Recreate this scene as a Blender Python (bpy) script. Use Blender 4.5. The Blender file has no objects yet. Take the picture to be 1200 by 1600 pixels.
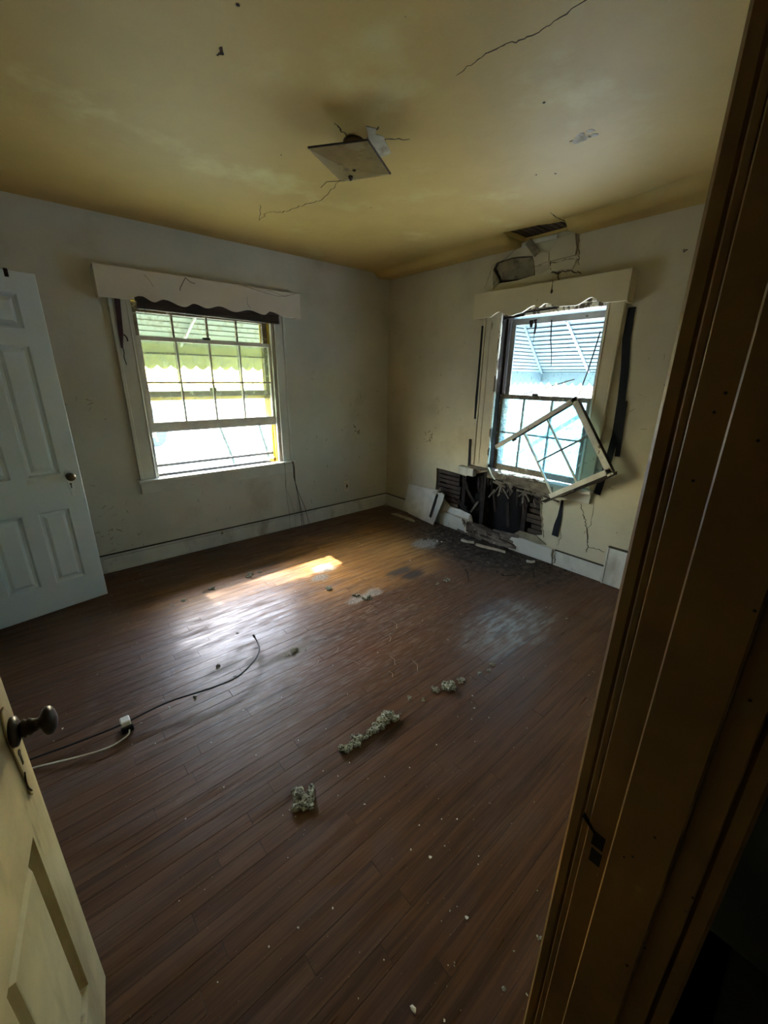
import bpy, bmesh, math, random
from mathutils import Vector, Matrix, noise
R = math.radians
rnd = random.Random(7)
S = bpy.context.scene
COL = S.collection

# ---------------------------------------------------------------- camera
cam = bpy.data.cameras.new('camera'); cam_o = bpy.data.objects.new('camera', cam); COL.objects.link(cam_o)
cam.sensor_fit = 'VERTICAL'; cam.sensor_height = 24.0; cam.lens = 24.0 * 633.11 / 1600.0
cam.clip_start = 0.02; cam.clip_end = 300
_yaw, _pit, _rol = R(40.92645), R(-18.49608), R(0.78903)
_f = Vector((math.sin(_yaw) * math.cos(_pit), math.cos(_yaw) * math.cos(_pit), math.sin(_pit)))
_r = Vector((math.cos(_yaw), -math.sin(_yaw), 0)); _u = _r.cross(_f)
_c, _s = math.cos(_rol), math.sin(_rol)
_r, _u = _c * _r + _s * _u, -_s * _r + _c * _u
cam_o.matrix_world = Matrix(((_r.x, _u.x, -_f.x, -3.0893), (_r.y, _u.y, -_f.y, -3.5311), (_r.z, _u.z, -_f.z, 1.4662), (0, 0, 0, 1)))
S.camera = cam_o

# ---------------------------------------------------------------- sky, sun, exposure
w = bpy.data.worlds.new('sky'); S.world = w; w.use_nodes = True
wn = w.node_tree; bgn = wn.nodes['Background']
sky = wn.nodes.new('ShaderNodeTexSky'); sky.sky_type = 'NISHITA'; sky.sun_disc = False
sky.sun_elevation = R(42); sky.sun_rotation = R(0); sky.air_density = 1.2; sky.dust_density = 1.1
wn.links.new(sky.outputs[0], bgn.inputs[0]); bgn.inputs[1].default_value = 1.5
sl = bpy.data.lights.new('sun', 'SUN'); sl.energy = 6.0; sl.angle = R(1.2); sl.color = (1.0, 0.94, 0.84)
so = bpy.data.objects.new('sun', sl); COL.objects.link(so)
so.rotation_euler = (R(-48.0), 0, R(0)); so.location = (0, 12, 12)
S.view_settings.view_transform = 'Standard'; S.view_settings.look = 'None'
S.view_settings.gamma = 1.0; S.view_settings.use_curve_mapping = False
S.view_settings.exposure = 2.5
S.cycles.diffuse_bounces = 6; S.cycles.max_bounces = 12; S.cycles.transparent_max_bounces = 12

H = 2.44
XL, YF = -3.50, -3.405           # left wall and doorway wall (room faces)

# ---------------------------------------------------------------- material helpers
class NT:
    def __init__(s, name):
        s.m = bpy.data.materials.new(name); s.m.use_nodes = True
        s.t = s.m.node_tree; s.t.nodes.clear()
        s.out = s.t.nodes.new('ShaderNodeOutputMaterial')
        s.geo = s.t.nodes.new('ShaderNodeNewGeometry')
    def n(s, typ, ins=None, **kw):
        nd = s.t.nodes.new(typ)
        for k, v in kw.items(): setattr(nd, k, v)
        for k, v in (ins or {}).items():
            if isinstance(v, bpy.types.NodeSocket): s.t.links.new(v, nd.inputs[k])
            else: nd.inputs[k].default_value = v
        return nd
    def pos(s, stretch=(1, 1, 1), add=None):
        p = s.geo.outputs['Position']
        if add is not None: p = s.n('ShaderNodeVectorMath', {0: p, 1: add}, operation='ADD').outputs[0]
        return s.n('ShaderNodeVectorMath', {0: p, 1: stretch}, operation='MULTIPLY').outputs[0]
    def noise(s, scale, detail=4, stretch=(1, 1, 1), add=None, rough=.55, dist=0.0):
        return s.n('ShaderNodeTexNoise', {'Vector': s.pos(stretch, add), 'Scale': scale, 'Detail': detail, 'Roughness': rough, 'Distortion': dist}).outputs['Fac']
    def ramp(s, x, lo, hi, a=0.0, b=1.0):
        return s.n('ShaderNodeMapRange', {0: x, 1: lo, 2: hi, 3: a, 4: b}, clamp=True, interpolation_type='SMOOTHSTEP').outputs[0]
    def mix(s, f, a, b, mode='MIX'):
        nd = s.n('ShaderNodeMix', data_type='RGBA', blend_type=mode)
        for idx, v in ((0, f), (6, a), (7, b)):
            if isinstance(v, bpy.types.NodeSocket): s.t.links.new(v, nd.inputs[idx])
            elif idx == 0: nd.inputs[0].default_value = v
            else: nd.inputs[idx].default_value = (*v, 1) if len(v) == 3 else v
        return nd.outputs[2]
    def math(s, op, a, b=0.0): return s.n('ShaderNodeMath', {0: a, 1: b}, operation=op).outputs[0]
    def bump(s, h, strength=.3, dist=.01): return s.n('ShaderNodeBump', {'Height': h, 'Strength': strength, 'Distance': dist}).outputs[0]
    def bsdf(s, col, rough=.6, nrm=None, metal=0.0, spec=.4, **kw):
        ins = {'Base Color': col if isinstance(col, bpy.types.NodeSocket) else (*col, 1), 'Roughness': rough, 'Metallic': metal, 'Specular IOR Level': spec}
        if nrm is not None: ins['Normal'] = nrm
        ins.update(kw)
        b = s.n('ShaderNodeBsdfPrincipled', ins); s.t.links.new(b.outputs[0], s.out.inputs[0]); return s.m

def M(name, col, rough=.6, var=.12, vscale=4, layers=(), bump=(60, .08), metal=0.0, spec=.35, tint=None):
    """base colour with soft variation, then noise-thresholded layers (colour, lo, hi, scale[, stretch])"""
    t = NT(name); c = t.mix(1.0, col, col)
    v = t.noise(vscale, 5)
    c = t.mix(t.ramp(v, .3, .7), tuple(x * (1 - var) for x in col), tuple(min(1, x * (1 + var)) for x in col))
    for L in layers:
        st = L[4] if len(L) > 4 else (1, 1, 1)
        c = t.mix(t.ramp(t.noise(L[3], 6, st), L[1], L[2]), c, L[0])
    nr = t.bump(t.noise(bump[0], 4), bump[1], .01) if bump else None
    return t.bsdf(c, rough, nr, metal, spec)

PAINT = (.70, .665, .55)
m_wall = M('old_wall_paint', (.48, .455, .365), .55, .10, 1.3, layers=(((.34, .30, .21), .52, .80, 1.7), ((.27, .22, .14), .70, .84, 3.2), ((.20, .15, .09), .735, .77, 24), ((.30, .24, .16), .70, .78, 55)), bump=(9, .25))
m_wall2 = M('old_wall_paint_window', (.455, .40, .275), .55, .10, 1.6, layers=(((.33, .28, .18), .52, .80, 1.8), ((.24, .19, .11), .64, .80, 3.4), ((.20, .15, .09), .73, .77, 26), ((.30, .24, .16), .70, .78, 60)), bump=(9, .25))
m_ceil = ceil_mat = M('yellowed_ceiling_paint', (.44, .30, .092), .6, .10, 1.2, layers=(((.52, .42, .17), .55, .76, 2.1), ((.22, .16, .075), .76, .79, 22)), bump=(7, .3))
m_plaster = M('bare_plaster', (.42, .36, .26), .8, .18, 8, layers=(((.22, .17, .11), .55, .7, 14),))
m_brown = M('damp_brown_plaster', (.21, .175, .11), .8, .25, 7, layers=(((.12, .095, .06), .5, .66, 12),))
m_patch = M('white_patch_plaster', (.60, .575, .49), .7, .1, 12)
m_trim = M('white_trim_paint', (.50, .485, .41), .42, .08, 5, layers=(((.30, .23, .15), .70, .76, 30), ((.45, .39, .29), .66, .75, 9)), bump=(30, .1))
m_base = M('baseboard_paint', (.50, .485, .42), .5, .10, 4, layers=(((.33, .29, .22), .52, .72, 6, (1, 1, .4)), ((.20, .15, .10), .66, .74, 22), ((.14, .10, .07), .72, .76, 60)), bump=(30, .1))
m_val = M('valance_paint', (.52, .445, .29), .5, .05, 3, layers=(((.25, .18, .10), .735, .76, 26),), bump=(25, .08))
m_valw = M('valance_paint_pale', (.56, .495, .40), .5, .05, 3, layers=(((.25, .18, .10), .735, .76, 26),), bump=(25, .08))
m_peel = M('peeling_white_paint', (.66, .62, .50), .6, .1, 8, layers=(((.10, .07, .045), .50, .56, 26, (1, 1, .35)), ((.25, .19, .13), .60, .66, 60)), bump=(50, .5))
m_peel2 = M('streaked_cream_paint', (.49, .43, .30), .5, .08, 6, layers=(((.22, .16, .10), .66, .72, 30, (1, 1, .22)), ((.30, .23, .15), .70, .76, 50)), bump=(40, .3))
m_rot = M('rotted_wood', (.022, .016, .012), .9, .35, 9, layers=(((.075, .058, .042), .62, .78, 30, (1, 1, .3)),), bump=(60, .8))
m_rotg = M('grey_rotted_wood', (.15, .122, .09), .9, .3, 14, layers=(((.06, .045, .033), .46, .70, 24, (1, .3, 1)), ((.34, .31, .26), .64, .72, 18, (1, .5, 1))), bump=(60, .8))
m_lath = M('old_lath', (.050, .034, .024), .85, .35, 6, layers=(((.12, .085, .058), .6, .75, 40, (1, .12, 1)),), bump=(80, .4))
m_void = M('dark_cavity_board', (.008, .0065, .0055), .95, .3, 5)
m_yel = M('yellow_exterior_paint', (.62, .43, .06), .5, .12, 10, layers=(((.20, .13, .04), .68, .74, 30),), bump=(40, .2))
m_sashw = M('sash_paint', (.56, .53, .45), .5, .12, 12, layers=(((.17, .13, .09), .64, .72, 34),), bump=(50, .25))
m_sashd = M('sash_dark_wood', (.16, .13, .09), .7, .3, 14, layers=(((.45, .41, .33), .58, .64, 22),), bump=(60, .4))
m_alu = M('grey_aluminium', (.34, .35, .36), .45, .15, 9, metal=.5, layers=(((.12, .11, .10), .62, .72, 24),))
m_alud = M('dark_weathered_aluminium', (.10, .105, .11), .5, .15, 9, metal=.3)
m_door = M('white_door_paint', (.60, .655, .66), .42, .04, 3, layers=(((.50, .50, .46), .68, .78, 8),), bump=(20, .05))
m_ydoor = M('yellowed_door_paint', (.60, .475, .25), .5, .16, 5, layers=(((.38, .28, .13), .48, .68, 6, (1, 1, .3)), ((.17, .115, .055), .60, .70, 11, (1, 1, .2)), ((.16, .11, .06), .76, .80, 40)), bump=(25, .15))
m_jamb = M('brown_jamb_varnish', (.185, .098, .026), .42, .18, 5, layers=(((.10, .05, .02), .70, .74, 34), ((.14, .07, .025), .60, .75, 6)), bump=(25, .15))
m_bronze = M('dark_bronze', (.035, .027, .022), .38, .2, 20, metal=.7)
m_canopy = M('brown_metal_canopy', (.10, .065, .03), .4, .2, 20, metal=.3)
m_brass = M('tarnished_brass', (.10, .075, .045), .3, .2, 20, metal=.8)
m_black = M('black_strip_fabric', (.006, .007, .010), .85, .2, 20, bump=(90, .2))
m_cord = M('black_rubber', (.012, .012, .013), .5, .2, 20)
m_cordw = M('white_plastic', (.72, .69, .60), .45, .06, 20)
m_maroon = M('dark_maroon_strap', (.045, .020, .024), .75, .3, 20)
m_blind = M('dark_brown_blind', (.05, .028, .020), .65, .3, 5, layers=(((.10, .06, .04), .6, .7, 30),))
m_shade = M('dirty_amber_shade', (.25, .175, .065), .3, .18, 9, layers=(((.11, .075, .035), .58, .72, 14), ((.30, .25, .14), .62, .74, 5)))
m_deb = M('grey_green_debris', (.38, .38, .29), .95, .3, 60, layers=(((.08, .07, .05), .5, .6, 110), ((.62, .62, .50), .60, .68, 90)), bump=(220, .7))
m_chip = M('white_paint_chip', (.75, .72, .64), .7, .1, 30)
m_soot = M('dark_crack', (.05, .035, .022), .95, .2, 30, bump=None)
m_amber = M('amber_plastic', (.70, .36, .03), .4, .1, 30)
m_outlet = M('outlet_plastic', (.55, .48, .35), .4, .05, 30)
m_hall = M('hall_paint', (.16, .17, .13), .7, .15, 3)
m_hallf = M('hall_floor_wood', (.07, .04, .025), .5, .2, 8)
m_ground = M('pale_dry_ground', (.40, .41, .39), .9, .12, .5, layers=(((.30, .32, .24), .58, .70, 1.1),), bump=(6, .4))
m_stem = M('plant_stem', (.035, .045, .035), .8, .3, 30)
m_leaf = M('leaf_green', (.16, .26, .10), .7, .35, 6)
m_leaf2 = M('leaf_pale_green', (.30, .40, .22), .7, .35, 6)
m_car = M('pale_car_paint', (.72, .74, .76), .25, .03, 2, spec=.5, bump=None)
m_tyre = M('tyre_rubber', (.055, .06, .065), .8, .2, 10)
m_rim = M('wheel_metal', (.55, .56, .58), .35, .1, 10, metal=.7)
m_dglass = M('dark_car_glass', (.05, .06, .07), .08, .05, 2, spec=.6, bump=None)
m_siding = M('exterior_siding', (.60, .58, .52), .7, .08, 3)

def awning_mat(name, col, dark):
    return M(name, col, .5, .10, 5, layers=((dark, .58, .70, 34), (dark, .66, .74, 9)), bump=(20, .15), metal=0.0)
m_awn1 = awning_mat('pale_green_awning_paint', (.145, .19, .175), (.09, .125, .11))
m_awn1v = awning_mat('yellow_green_valance_paint', (.20, .21, .10), (.15, .16, .07))
m_seam_shadow = M('slat_seam_shadow', (.030, .040, .043), .8, .2, 20)  # shadow lines between the awning slats, put into a dark colour
m_awn2 = awning_mat('pale_blue_awning_paint', (.12, .185, .20), (.055, .085, .095))

def glass_mat(name, tint, dirt, lo, hi, scale, dirtmax=.6, base=.05, gloss=.08):
    t = NT(name)
    tr = t.n('ShaderNodeBsdfTransparent', {0: (*tint, 1)})
    gl = t.n('ShaderNodeBsdfGlossy', {0: (1, 1, 1, 1), 1: .06})
    a = t.n('ShaderNodeMixShader', {0: gloss, 1: tr.outputs[0], 2: gl.outputs[0]})
    df = t.n('ShaderNodeBsdfDiffuse', {0: (*dirt, 1)}); tl = t.n('ShaderNodeBsdfTranslucent', {0: (*dirt, 1)})
    d = t.n('ShaderNodeMixShader', {0: .5, 1: df.outputs[0], 2: tl.outputs[0]})
    f = t.ramp(t.noise(scale, 7), lo, hi, base, dirtmax)
    o = t.n('ShaderNodeMixShader', {0: f, 1: a.outputs[0], 2: d.outputs[0]})
    t.t.links.new(o.outputs[0], t.out.inputs[0]); return t.m
m_glass = glass_mat('dusty_window_glass', (.90, .95, .86), (.50, .52, .36), .50, .76, 16, .45, .10)
m_glassy = glass_mat('yellowed_dusty_glass', (.93, .95, .82), (.50, .49, .30), .50, .78, 16, .40, .08)
m_glassb = glass_mat('grimy_bluish_glass', (.60, .80, .87), (.55, .68, .70), .46, .66, 26, .75, .2)
m_clear = glass_mat('streaked_glass', (.84, .93, .95), (.40, .50, .52), .55, .78, 20, .5, .05)

# floorboards: dark worn varnish, bare orange wood, grey dust, rot
def floor_mat():
    t = NT('worn_floorboards')
    oi = t.n('ShaderNodeObjectInfo'); rv = oi.outputs['Random']
    off = t.n('ShaderNodeCombineXYZ', {0: t.math('MULTIPLY', rv, 37.0), 1: t.math('MULTIPLY', rv, 11.0), 2: 0.0}).outputs[0]
    g1 = t.noise(5, 6, (.22, 5.0, 1), off, .6, .8)
    g2 = t.noise(34, 4, (.10, 4.0, 1), off, .6)
    grain = t.math('ADD', t.math('MULTIPLY', g1, .6), t.math('MULTIPLY', g2, .4))
    dark = t.mix(t.ramp(grain, .36, .66), (.054, .023, .009), (.142, .064, .026))
    dark = t.mix(t.ramp(rv, 0, 1, 0, .55), dark, t.mix(.5, dark, (.12, .050, .022)))
    bare = t.mix(t.ramp(grain, .36, .64), (.24, .105, .026), (.58, .29, .075))
    def blob(cx, cy, rx, ry, soft=.5, warp=.5, ns=6):
        p = t.n('ShaderNodeVectorMath', {0: t.geo.outputs['Position'], 1: (cx, cy, 0)}, operation='SUBTRACT').outputs[0]
        p = t.n('ShaderNodeVectorMath', {0: p, 1: (1 / rx, 1 / ry, 0)}, operation='MULTIPLY').outputs[0]
        ln = t.n('ShaderNodeVectorMath', {0: p}, operation='LENGTH').outputs['Value']
        ln = t.math('ADD', ln, t.math('MULTIPLY', t.math('SUBTRACT', t.noise(ns, 6, (.5, 2, 1)), .5), warp * 2))
        return t.ramp(ln, 1 - soft, 1 + soft, 1, 0)
    c = t.mix(t.math('MULTIPLY', blob(-1.10, -1.02, .72, .52, .5, .7, 5), 1.0), dark, bare)
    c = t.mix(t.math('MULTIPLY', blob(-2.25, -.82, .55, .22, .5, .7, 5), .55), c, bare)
    c = t.mix(t.math('MULTIPLY', blob(-2.05, -2.0, .30, .16, .6, .6, 5), .45), c, (.17, .06, .022))
    # general wear and dust
    c = t.mix(t.ramp(t.noise(1.1, 6, (1, 1.5, 1)), .42, .62, 0, .55), c, t.mix(1.0, c, (.55, .50, .46), 'MULTIPLY'))
    wear = t.ramp(t.noise(1.9, 7, (.7, 1.8, 1)), .50, .72, 0, .45)
    c = t.mix(wear, c, t.mix(t.ramp(g2, .35, .7), (.10, .058, .038), (.19, .125, .09)))
    dust = t.math('MULTIPLY', blob(-1.9, -1.55, 1.1, .75, .7, .5, 3), t.ramp(t.noise(30, 5, (.4, 3, 1)), .45, .68, .0, .32))
    c = t.mix(dust, c, (.36, .33, .30))
    # rot and damp along the broken wall
    c = t.mix(t.math('MULTIPLY', blob(-.22, -1.45, .42, .85, .6, .6, 5), .93), c, t.mix(t.ramp(t.noise(22, 6), .45, .7), (.018, .014, .011), (.095, .075, .055)))
    for a in ((-1.05, -1.53, .10, .055), (-1.09, -1.42, .13, .04)):
        c = t.mix(t.math('MULTIPLY', blob(*a, .4, .7, 16), .9), c, (.045, .040, .040))
    for a in ((-1.53, -1.0, .085, .075), (-1.63, -1.12, .07, .05), (-.52, -1.15, .12, .10), (-1.45, -1.55, .06, .05), (-1.58, -1.55, .10, .04)):
        c = t.mix(t.math('MULTIPLY', blob(*a, .35, .8, 20), .85), c, t.mix(t.ramp(t.noise(90, 3), .4, .65), (.20, .185, .16), (.46, .43, .38)))
    for a in ((-2.26, -1.77, .17, .045), (-2.56, -1.66, .10, .03), (-2.42, -1.70, .06, .03)):
        c = t.mix(t.math('MULTIPLY', blob(*a, .4, .8, 22), .7), c, (.13, .115, .085))
    c = t.mix(t.math('MULTIPLY', blob(-1.07, -2.40, .30, .17, .6, 1.0, 9), t.ramp(t.noise(16, 6, (.5, 2.2, 1)), .40, .62, .1, .75)), c, (.26, .265, .255))  # right window's pale floor reflection painted in, broken up as scuffed finish
    spk = t.ramp(t.noise(120, 2), .735, .765, 0, .7)
    c = t.mix(spk, c, (.42, .38, .32))
    ro = t.ramp(t.math('ADD', t.math('MULTIPLY', g2, .5), t.math('MULTIPLY', t.noise(9, 6, (.6, 3, 1)), .5)), .36, .64, .27, .52)
    ro = t.math('ADD', ro, t.math('MULTIPLY', blob(-.3, -1.45, .5, .95, .6, .4, 5), .35))
    for a in ((-2.26, -1.77, .17, .045), (-2.56, -1.66, .10, .03), (-2.42, -1.70, .06, .03), (-1.53, -1.0, .085, .075), (-1.63, -1.12, .07, .05), (-1.05, -1.53, .10, .055)):
        ro = t.math('ADD', ro, t.math('MULTIPLY', blob(*a, .4, .8, 22), .22))
    ro = t.math('ADD', ro, t.ramp(t.noise(5, 6, (.7, 2.2, 1)), .5, .75, 0, .22))
    nr = t.bump(grain, .22, .003)
    nr2 = t.n('ShaderNodeBump', {'Height': t.noise(3.5, 4, (.5, 2.5, 1)), 'Strength': .12, 'Distance': .02, 'Normal': nr}).outputs[0]
    return t.bsdf(c, ro, nr2, 0, .34)
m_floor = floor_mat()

# ---------------------------------------------------------------- mesh helpers
class B:
    def __init__(s): s.v = []; s.f = []
    def add(s, vs, fs):
        k = len(s.v); s.v += [tuple(x) for x in vs]; s.f += [tuple(i + k for i in f) for f in fs]; return s
    def box(s, lo, hi):
        x0, y0, z0 = lo; x1, y1, z1 = hi
        if x0 > x1: x0, x1 = x1, x0
        if y0 > y1: y0, y1 = y1, y0
        if z0 > z1: z0, z1 = z1, z0
        return s.add([(x0, y0, z0), (x1, y0, z0), (x1, y1, z0), (x0, y1, z0), (x0, y0, z1), (x1, y0, z1), (x1, y1, z1), (x0, y1, z1)],
                     [(0, 3, 2, 1), (4, 5, 6, 7), (0, 1, 5, 4), (1, 2, 6, 5), (2, 3, 7, 6), (3, 0, 4, 7)])
    def bar(s, a, b, wd, th, up=(0, 0, 1)):
        a, b = Vector(a), Vector(b); d = (b - a).normalized(); up = Vector(up)
        sx = d.cross(up)
        if sx.length < 1e-4: sx = d.cross(Vector((1, 0, 0)))
        sx.normalize(); uz = sx.cross(d).normalized()
        vs = []
        for p in (a, b):
            for i, j in ((-1, -1), (1, -1), (1, 1), (-1, 1)): vs.append(p + sx * (i * wd / 2) + uz * (j * th / 2))
        return s.add(vs, [(0, 1, 2, 3), (7, 6, 5, 4), (0, 4, 5, 1), (1, 5, 6, 2), (2, 6, 7, 3), (3, 7, 4, 0)])
    def tube(s, pts, r, n=8, r1=None):
        pts = [Vector(p) for p in pts]; rings = []
        for i, p in enumerate(pts):
            d = (pts[min(i + 1, len(pts) - 1)] - pts[max(i - 1, 0)]).normalized()
            a = d.cross(Vector((0, 0, 1)))
            if a.length < .05: a = d.cross(Vector((1, 0, 0)))
            a.normalize(); b = d.cross(a)
            rr = r if r1 is None else r + (r1 - r) * i / max(1, len(pts) - 1)
            rings.append([p + a * (rr * math.cos(2 * math.pi * k / n)) + b * (rr * math.sin(2 * math.pi * k / n)) for k in range(n)])
        vs = [v for q in rings for v in q]; fs = []
        for i in range(len(pts) - 1):
            for k in range(n): fs.append((i * n + k, i * n + (k + 1) % n, (i + 1) * n + (k + 1) % n, (i + 1) * n + k))
        fs.append(tuple(range(n))[::-1]); fs.append(tuple(range((len(pts) - 1) * n, len(pts) * n)))
        return s.add(vs, fs)
    def lathe(s, prof, o, axis, n=20):
        """prof: (distance along axis, radius)"""
        o, ax = Vector(o), Vector(axis).normalized(); a = ax.orthogonal().normalized(); b = ax.cross(a); vs = []; fs = []
        for h, r in prof:
            for k in range(n): vs.append(o + ax * h + (a * math.cos(2 * math.pi * k / n) + b * math.sin(2 * math.pi * k / n)) * max(r, 1e-4))
        for i in range(len(prof) - 1):
            for k in range(n): fs.append((i * n + k, i * n + (k + 1) % n, (i + 1) * n + (k + 1) % n, (i + 1) * n + k))
        fs.append(tuple(range(n))[::-1]); fs.append(tuple(range((len(prof) - 1) * n, len(prof) * n)))
        return s.add(vs, fs)
    def plate(s, outer, holes, fn, w0, w1):
        """planar outline with holes in (u, v), thickened from w0 to w1 through fn(u, v, w)"""
        bm = bmesh.new(); loops = []
        for L in [outer] + list(holes):
            vs = [bm.verts.new((p[0], p[1], 0)) for p in L]; loops.append(vs)
            for i in range(len(vs)): bm.edges.new((vs[i], vs[(i + 1) % len(vs)]))
        bmesh.ops.triangle_fill(bm, use_beauty=True, use_dissolve=False, edges=bm.edges[:])
        bm.verts.index_update(); n = len(bm.verts); P = [(v.co.x, v.co.y) for v in bm.verts]
        tri = [[v.index for v in f.verts] for f in bm.faces]
        tri = [t if (P[t[1]][0] - P[t[0]][0]) * (P[t[2]][1] - P[t[0]][1]) - (P[t[1]][1] - P[t[0]][1]) * (P[t[2]][0] - P[t[0]][0]) > 0 else t[::-1] for t in tri]
        fs = [tuple(t[::-1]) for t in tri] + [tuple(i + n for i in t) for t in tri]
        for vs in loops:
            ix = [v.index for v in vs]
            for i in range(len(ix)): fs.append((ix[i], ix[(i + 1) % len(ix)], ix[(i + 1) % len(ix)] + n, ix[i] + n))
        bm.free()
        return s.add([fn(u, v, w0) for u, v in P] + [fn(u, v, w1) for u, v in P], fs)
    def lump(s, c, r, seed, flat=.7, sub=2, amp=.45):
        bm = bmesh.new(); bmesh.ops.create_icosphere(bm, subdivisions=sub, radius=1.0); bm.verts.index_update()
        vs = []
        for v in bm.verts:
            k = 1 + amp * noise.noise(v.co * 1.7 + Vector((seed * 3.1, seed * 1.7, seed))) + .25 * noise.noise(v.co * 4.5 + Vector((seed, 0, seed * 2)))
            vs.append((c[0] + v.co.x * r * k, c[1] + v.co.y * r * k, c[2] + v.co.z * r * k * flat))
        s.add(vs, [tuple(v.index for v in f.verts) for f in bm.faces]); bm.free(); return s

WL = {}
def obj(name, b, mat, parent=None, bevel=0.0, smooth=False, local=False, recenter=True):
    me = bpy.data.meshes.new(name)
    off = Vector((0, 0, 0))
    if parent is not None:
        if not local: off = WL.get(parent.name, Vector((0, 0, 0)))
    elif recenter and b.v:
        xs, ys, zs = zip(*b.v); off = Vector(((min(xs) + max(xs)) / 2, (min(ys) + max(ys)) / 2, min(zs)))
    me.from_pydata([(x - off.x, y - off.y, z - off.z) for x, y, z in b.v], [], b.f)
    bm = bmesh.new(); bm.from_mesh(me); bmesh.ops.recalc_face_normals(bm, faces=bm.faces[:]); bm.to_mesh(me); bm.free()
    me.materials.append(mat)
    o = bpy.data.objects.new(name, me); COL.objects.link(o)
    if parent is not None:
        o.parent = parent; WL[o.name] = WL.get(parent.name, Vector((0, 0, 0))).copy()
    else:
        o.location = off; WL[o.name] = off
    if smooth:
        for p in me.polygons: p.use_smooth = True
    if bevel:
        md = o.modifiers.new('edge', 'BEVEL'); md.width = bevel; md.segments = 1; md.limit_method = 'ANGLE'
    return o
def tag(o, label=None, cat=None, group=None, kind=None):
    if label: o['label'] = label
    if cat: o['category'] = cat
    if group: o['group'] = group
    if kind: o['kind'] = kind
    return o
def thing(name, label, cat, loc=(0, 0, 0), rot=None, group=None, kind=None):
    o = bpy.data.objects.new(name, None); COL.objects.link(o); o.location = loc; o.empty_display_size = .05
    if rot is not None: o.rotation_euler = rot
    WL[o.name] = Vector(loc); return tag(o, label, cat, group, kind)
def struct(o, label=None): o['kind'] = 'structure'; return tag(o, label) if label else o
mw1 = lambda x, z, w: (x, w, z)         # back wall plane
mw2 = lambda y, z, w: (w, y, z)         # right wall plane
def rect(a, b, c, d): return [(a, c), (b, c), (b, d), (a, d)]

# ================================================================ SETTING
# floor with its boards
fl = struct(obj('floor', B().box((XL - .15, YF - .25, -.12), (.14, .15, -.02)), m_hallf, recenter=False))
bw = .0570; y = -.004; row = 0
while y > YF - .14:
    x = XL + .004; first = True
    doorrow = y < YF + .01
    x0, x1 = (-3.33, -2.60) if doorrow else (XL + .004, -.002)
    x = x0
    while x < x1 - .01:
        L = rnd.uniform(.45, 1.0) if first else rnd.uniform(.75, 1.5)
        first = False
        e = min(x + L, x1)
        if x1 - e < .25: e = x1
        dz = rnd.uniform(-.0003, .0003); gap = rnd.uniform(.0002, .0006)
        b = B(); ya, yb = y - bw + gap, y - gap * .4; c = .0007
        b.add([(x, ya, -.02), (e - .0008, ya, -.02), (e - .0008, yb, -.02), (x, yb, -.02),
               (x, ya, -c + dz), (e - .0008, ya, -c + dz), (e - .0008, yb, -c + dz), (x, yb, -c + dz),
               (x + c, ya + c, dz), (e - .0008 - c, ya + c, dz), (e - .0008 - c, yb - c, dz), (x + c, yb - c, dz)],
              [(0, 3, 2, 1), (0, 1, 5, 4), (1, 2, 6, 5), (2, 3, 7, 6), (3, 0, 4, 7), (4, 5, 9, 8), (5, 6, 10, 9), (6, 7, 11, 10), (7, 4, 8, 11), (8, 9, 10, 11)])
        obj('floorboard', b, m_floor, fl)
        x = e
    y -= bw; row += 1

# ceiling with the break above the right window
hole = [(-.283, -1.531), (-.262, -1.65), (-.243, -1.779), (-.205, -1.86), (-.193, -1.922), (-.10, -1.940), (-.014, -1.947), (-.006, -1.80), (-.004, -1.60), (-.010, -1.55), (-.13, -1.555)]
ce = struct(obj('ceiling', B().plate(rect(XL - .14, .12, YF - .12, .14), [hole], lambda a, c, w_: (a, c, w_), H, H + .02), m_ceil, recenter=False))
for i in range(11):
    yy = -1.49 - i * .045
    obj('lath', B().box((-.36, yy - .018, H + .021 + rnd.uniform(0, .004)), (.01, yy + .018, H + .029)), m_lath, ce)
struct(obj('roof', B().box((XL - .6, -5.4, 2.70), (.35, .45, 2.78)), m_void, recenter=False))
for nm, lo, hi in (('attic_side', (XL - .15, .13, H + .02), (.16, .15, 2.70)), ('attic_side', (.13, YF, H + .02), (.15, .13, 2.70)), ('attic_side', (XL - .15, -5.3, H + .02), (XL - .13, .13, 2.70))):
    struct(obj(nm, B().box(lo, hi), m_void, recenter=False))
# sagging plaster cove along the right wall, broken off at the hole
def cove(y0, y1, wa, wb, name):
    b = B(); NY, NX = 14, 14; vs = []
    for i in range(NY + 1):
        t = i / NY; yy = y0 + (y1 - y0) * t; wd = wa + (wb - wa) * t
        wd *= 1 + .06 * math.sin(yy * 9)
        for j in range(NX + 1):
            q = j / NX; k = min(1, q / .38); k = k * k * (3 - 2 * k)
            dz = -.050 * k * (1 - .25 * q) * (1 + .15 * noise.noise(Vector((yy * 3, q, 0))))
            vs.append((-wd * (1 - q), yy, H + dz - .0005))
    fs = [(i * (NX + 1) + j, (i + 1) * (NX + 1) + j, (i + 1) * (NX + 1) + j + 1, i * (NX + 1) + j + 1) for i in range(NY) for j in range(NX)]
    k = len(vs); vs2 = [(x, y_, H + .004) for x, y_, z in vs]
    fs2 = [tuple(q + k for q in f) for f in fs]
    side = []
    for j in range(NX):
        for i in (0, NY): side.append((i * (NX + 1) + j, i * (NX + 1) + j + 1, i * (NX + 1) + j + 1 + k, i * (NX + 1) + j + k))
    b.add(vs + vs2, fs + fs2 + side)
    return obj(name, b, m_ceil, ce, smooth=True)
cove(-.005, -1.525, .22, .27, 'cove')
cove(-1.953, YF + .002, .215, .40, 'cove')
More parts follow.
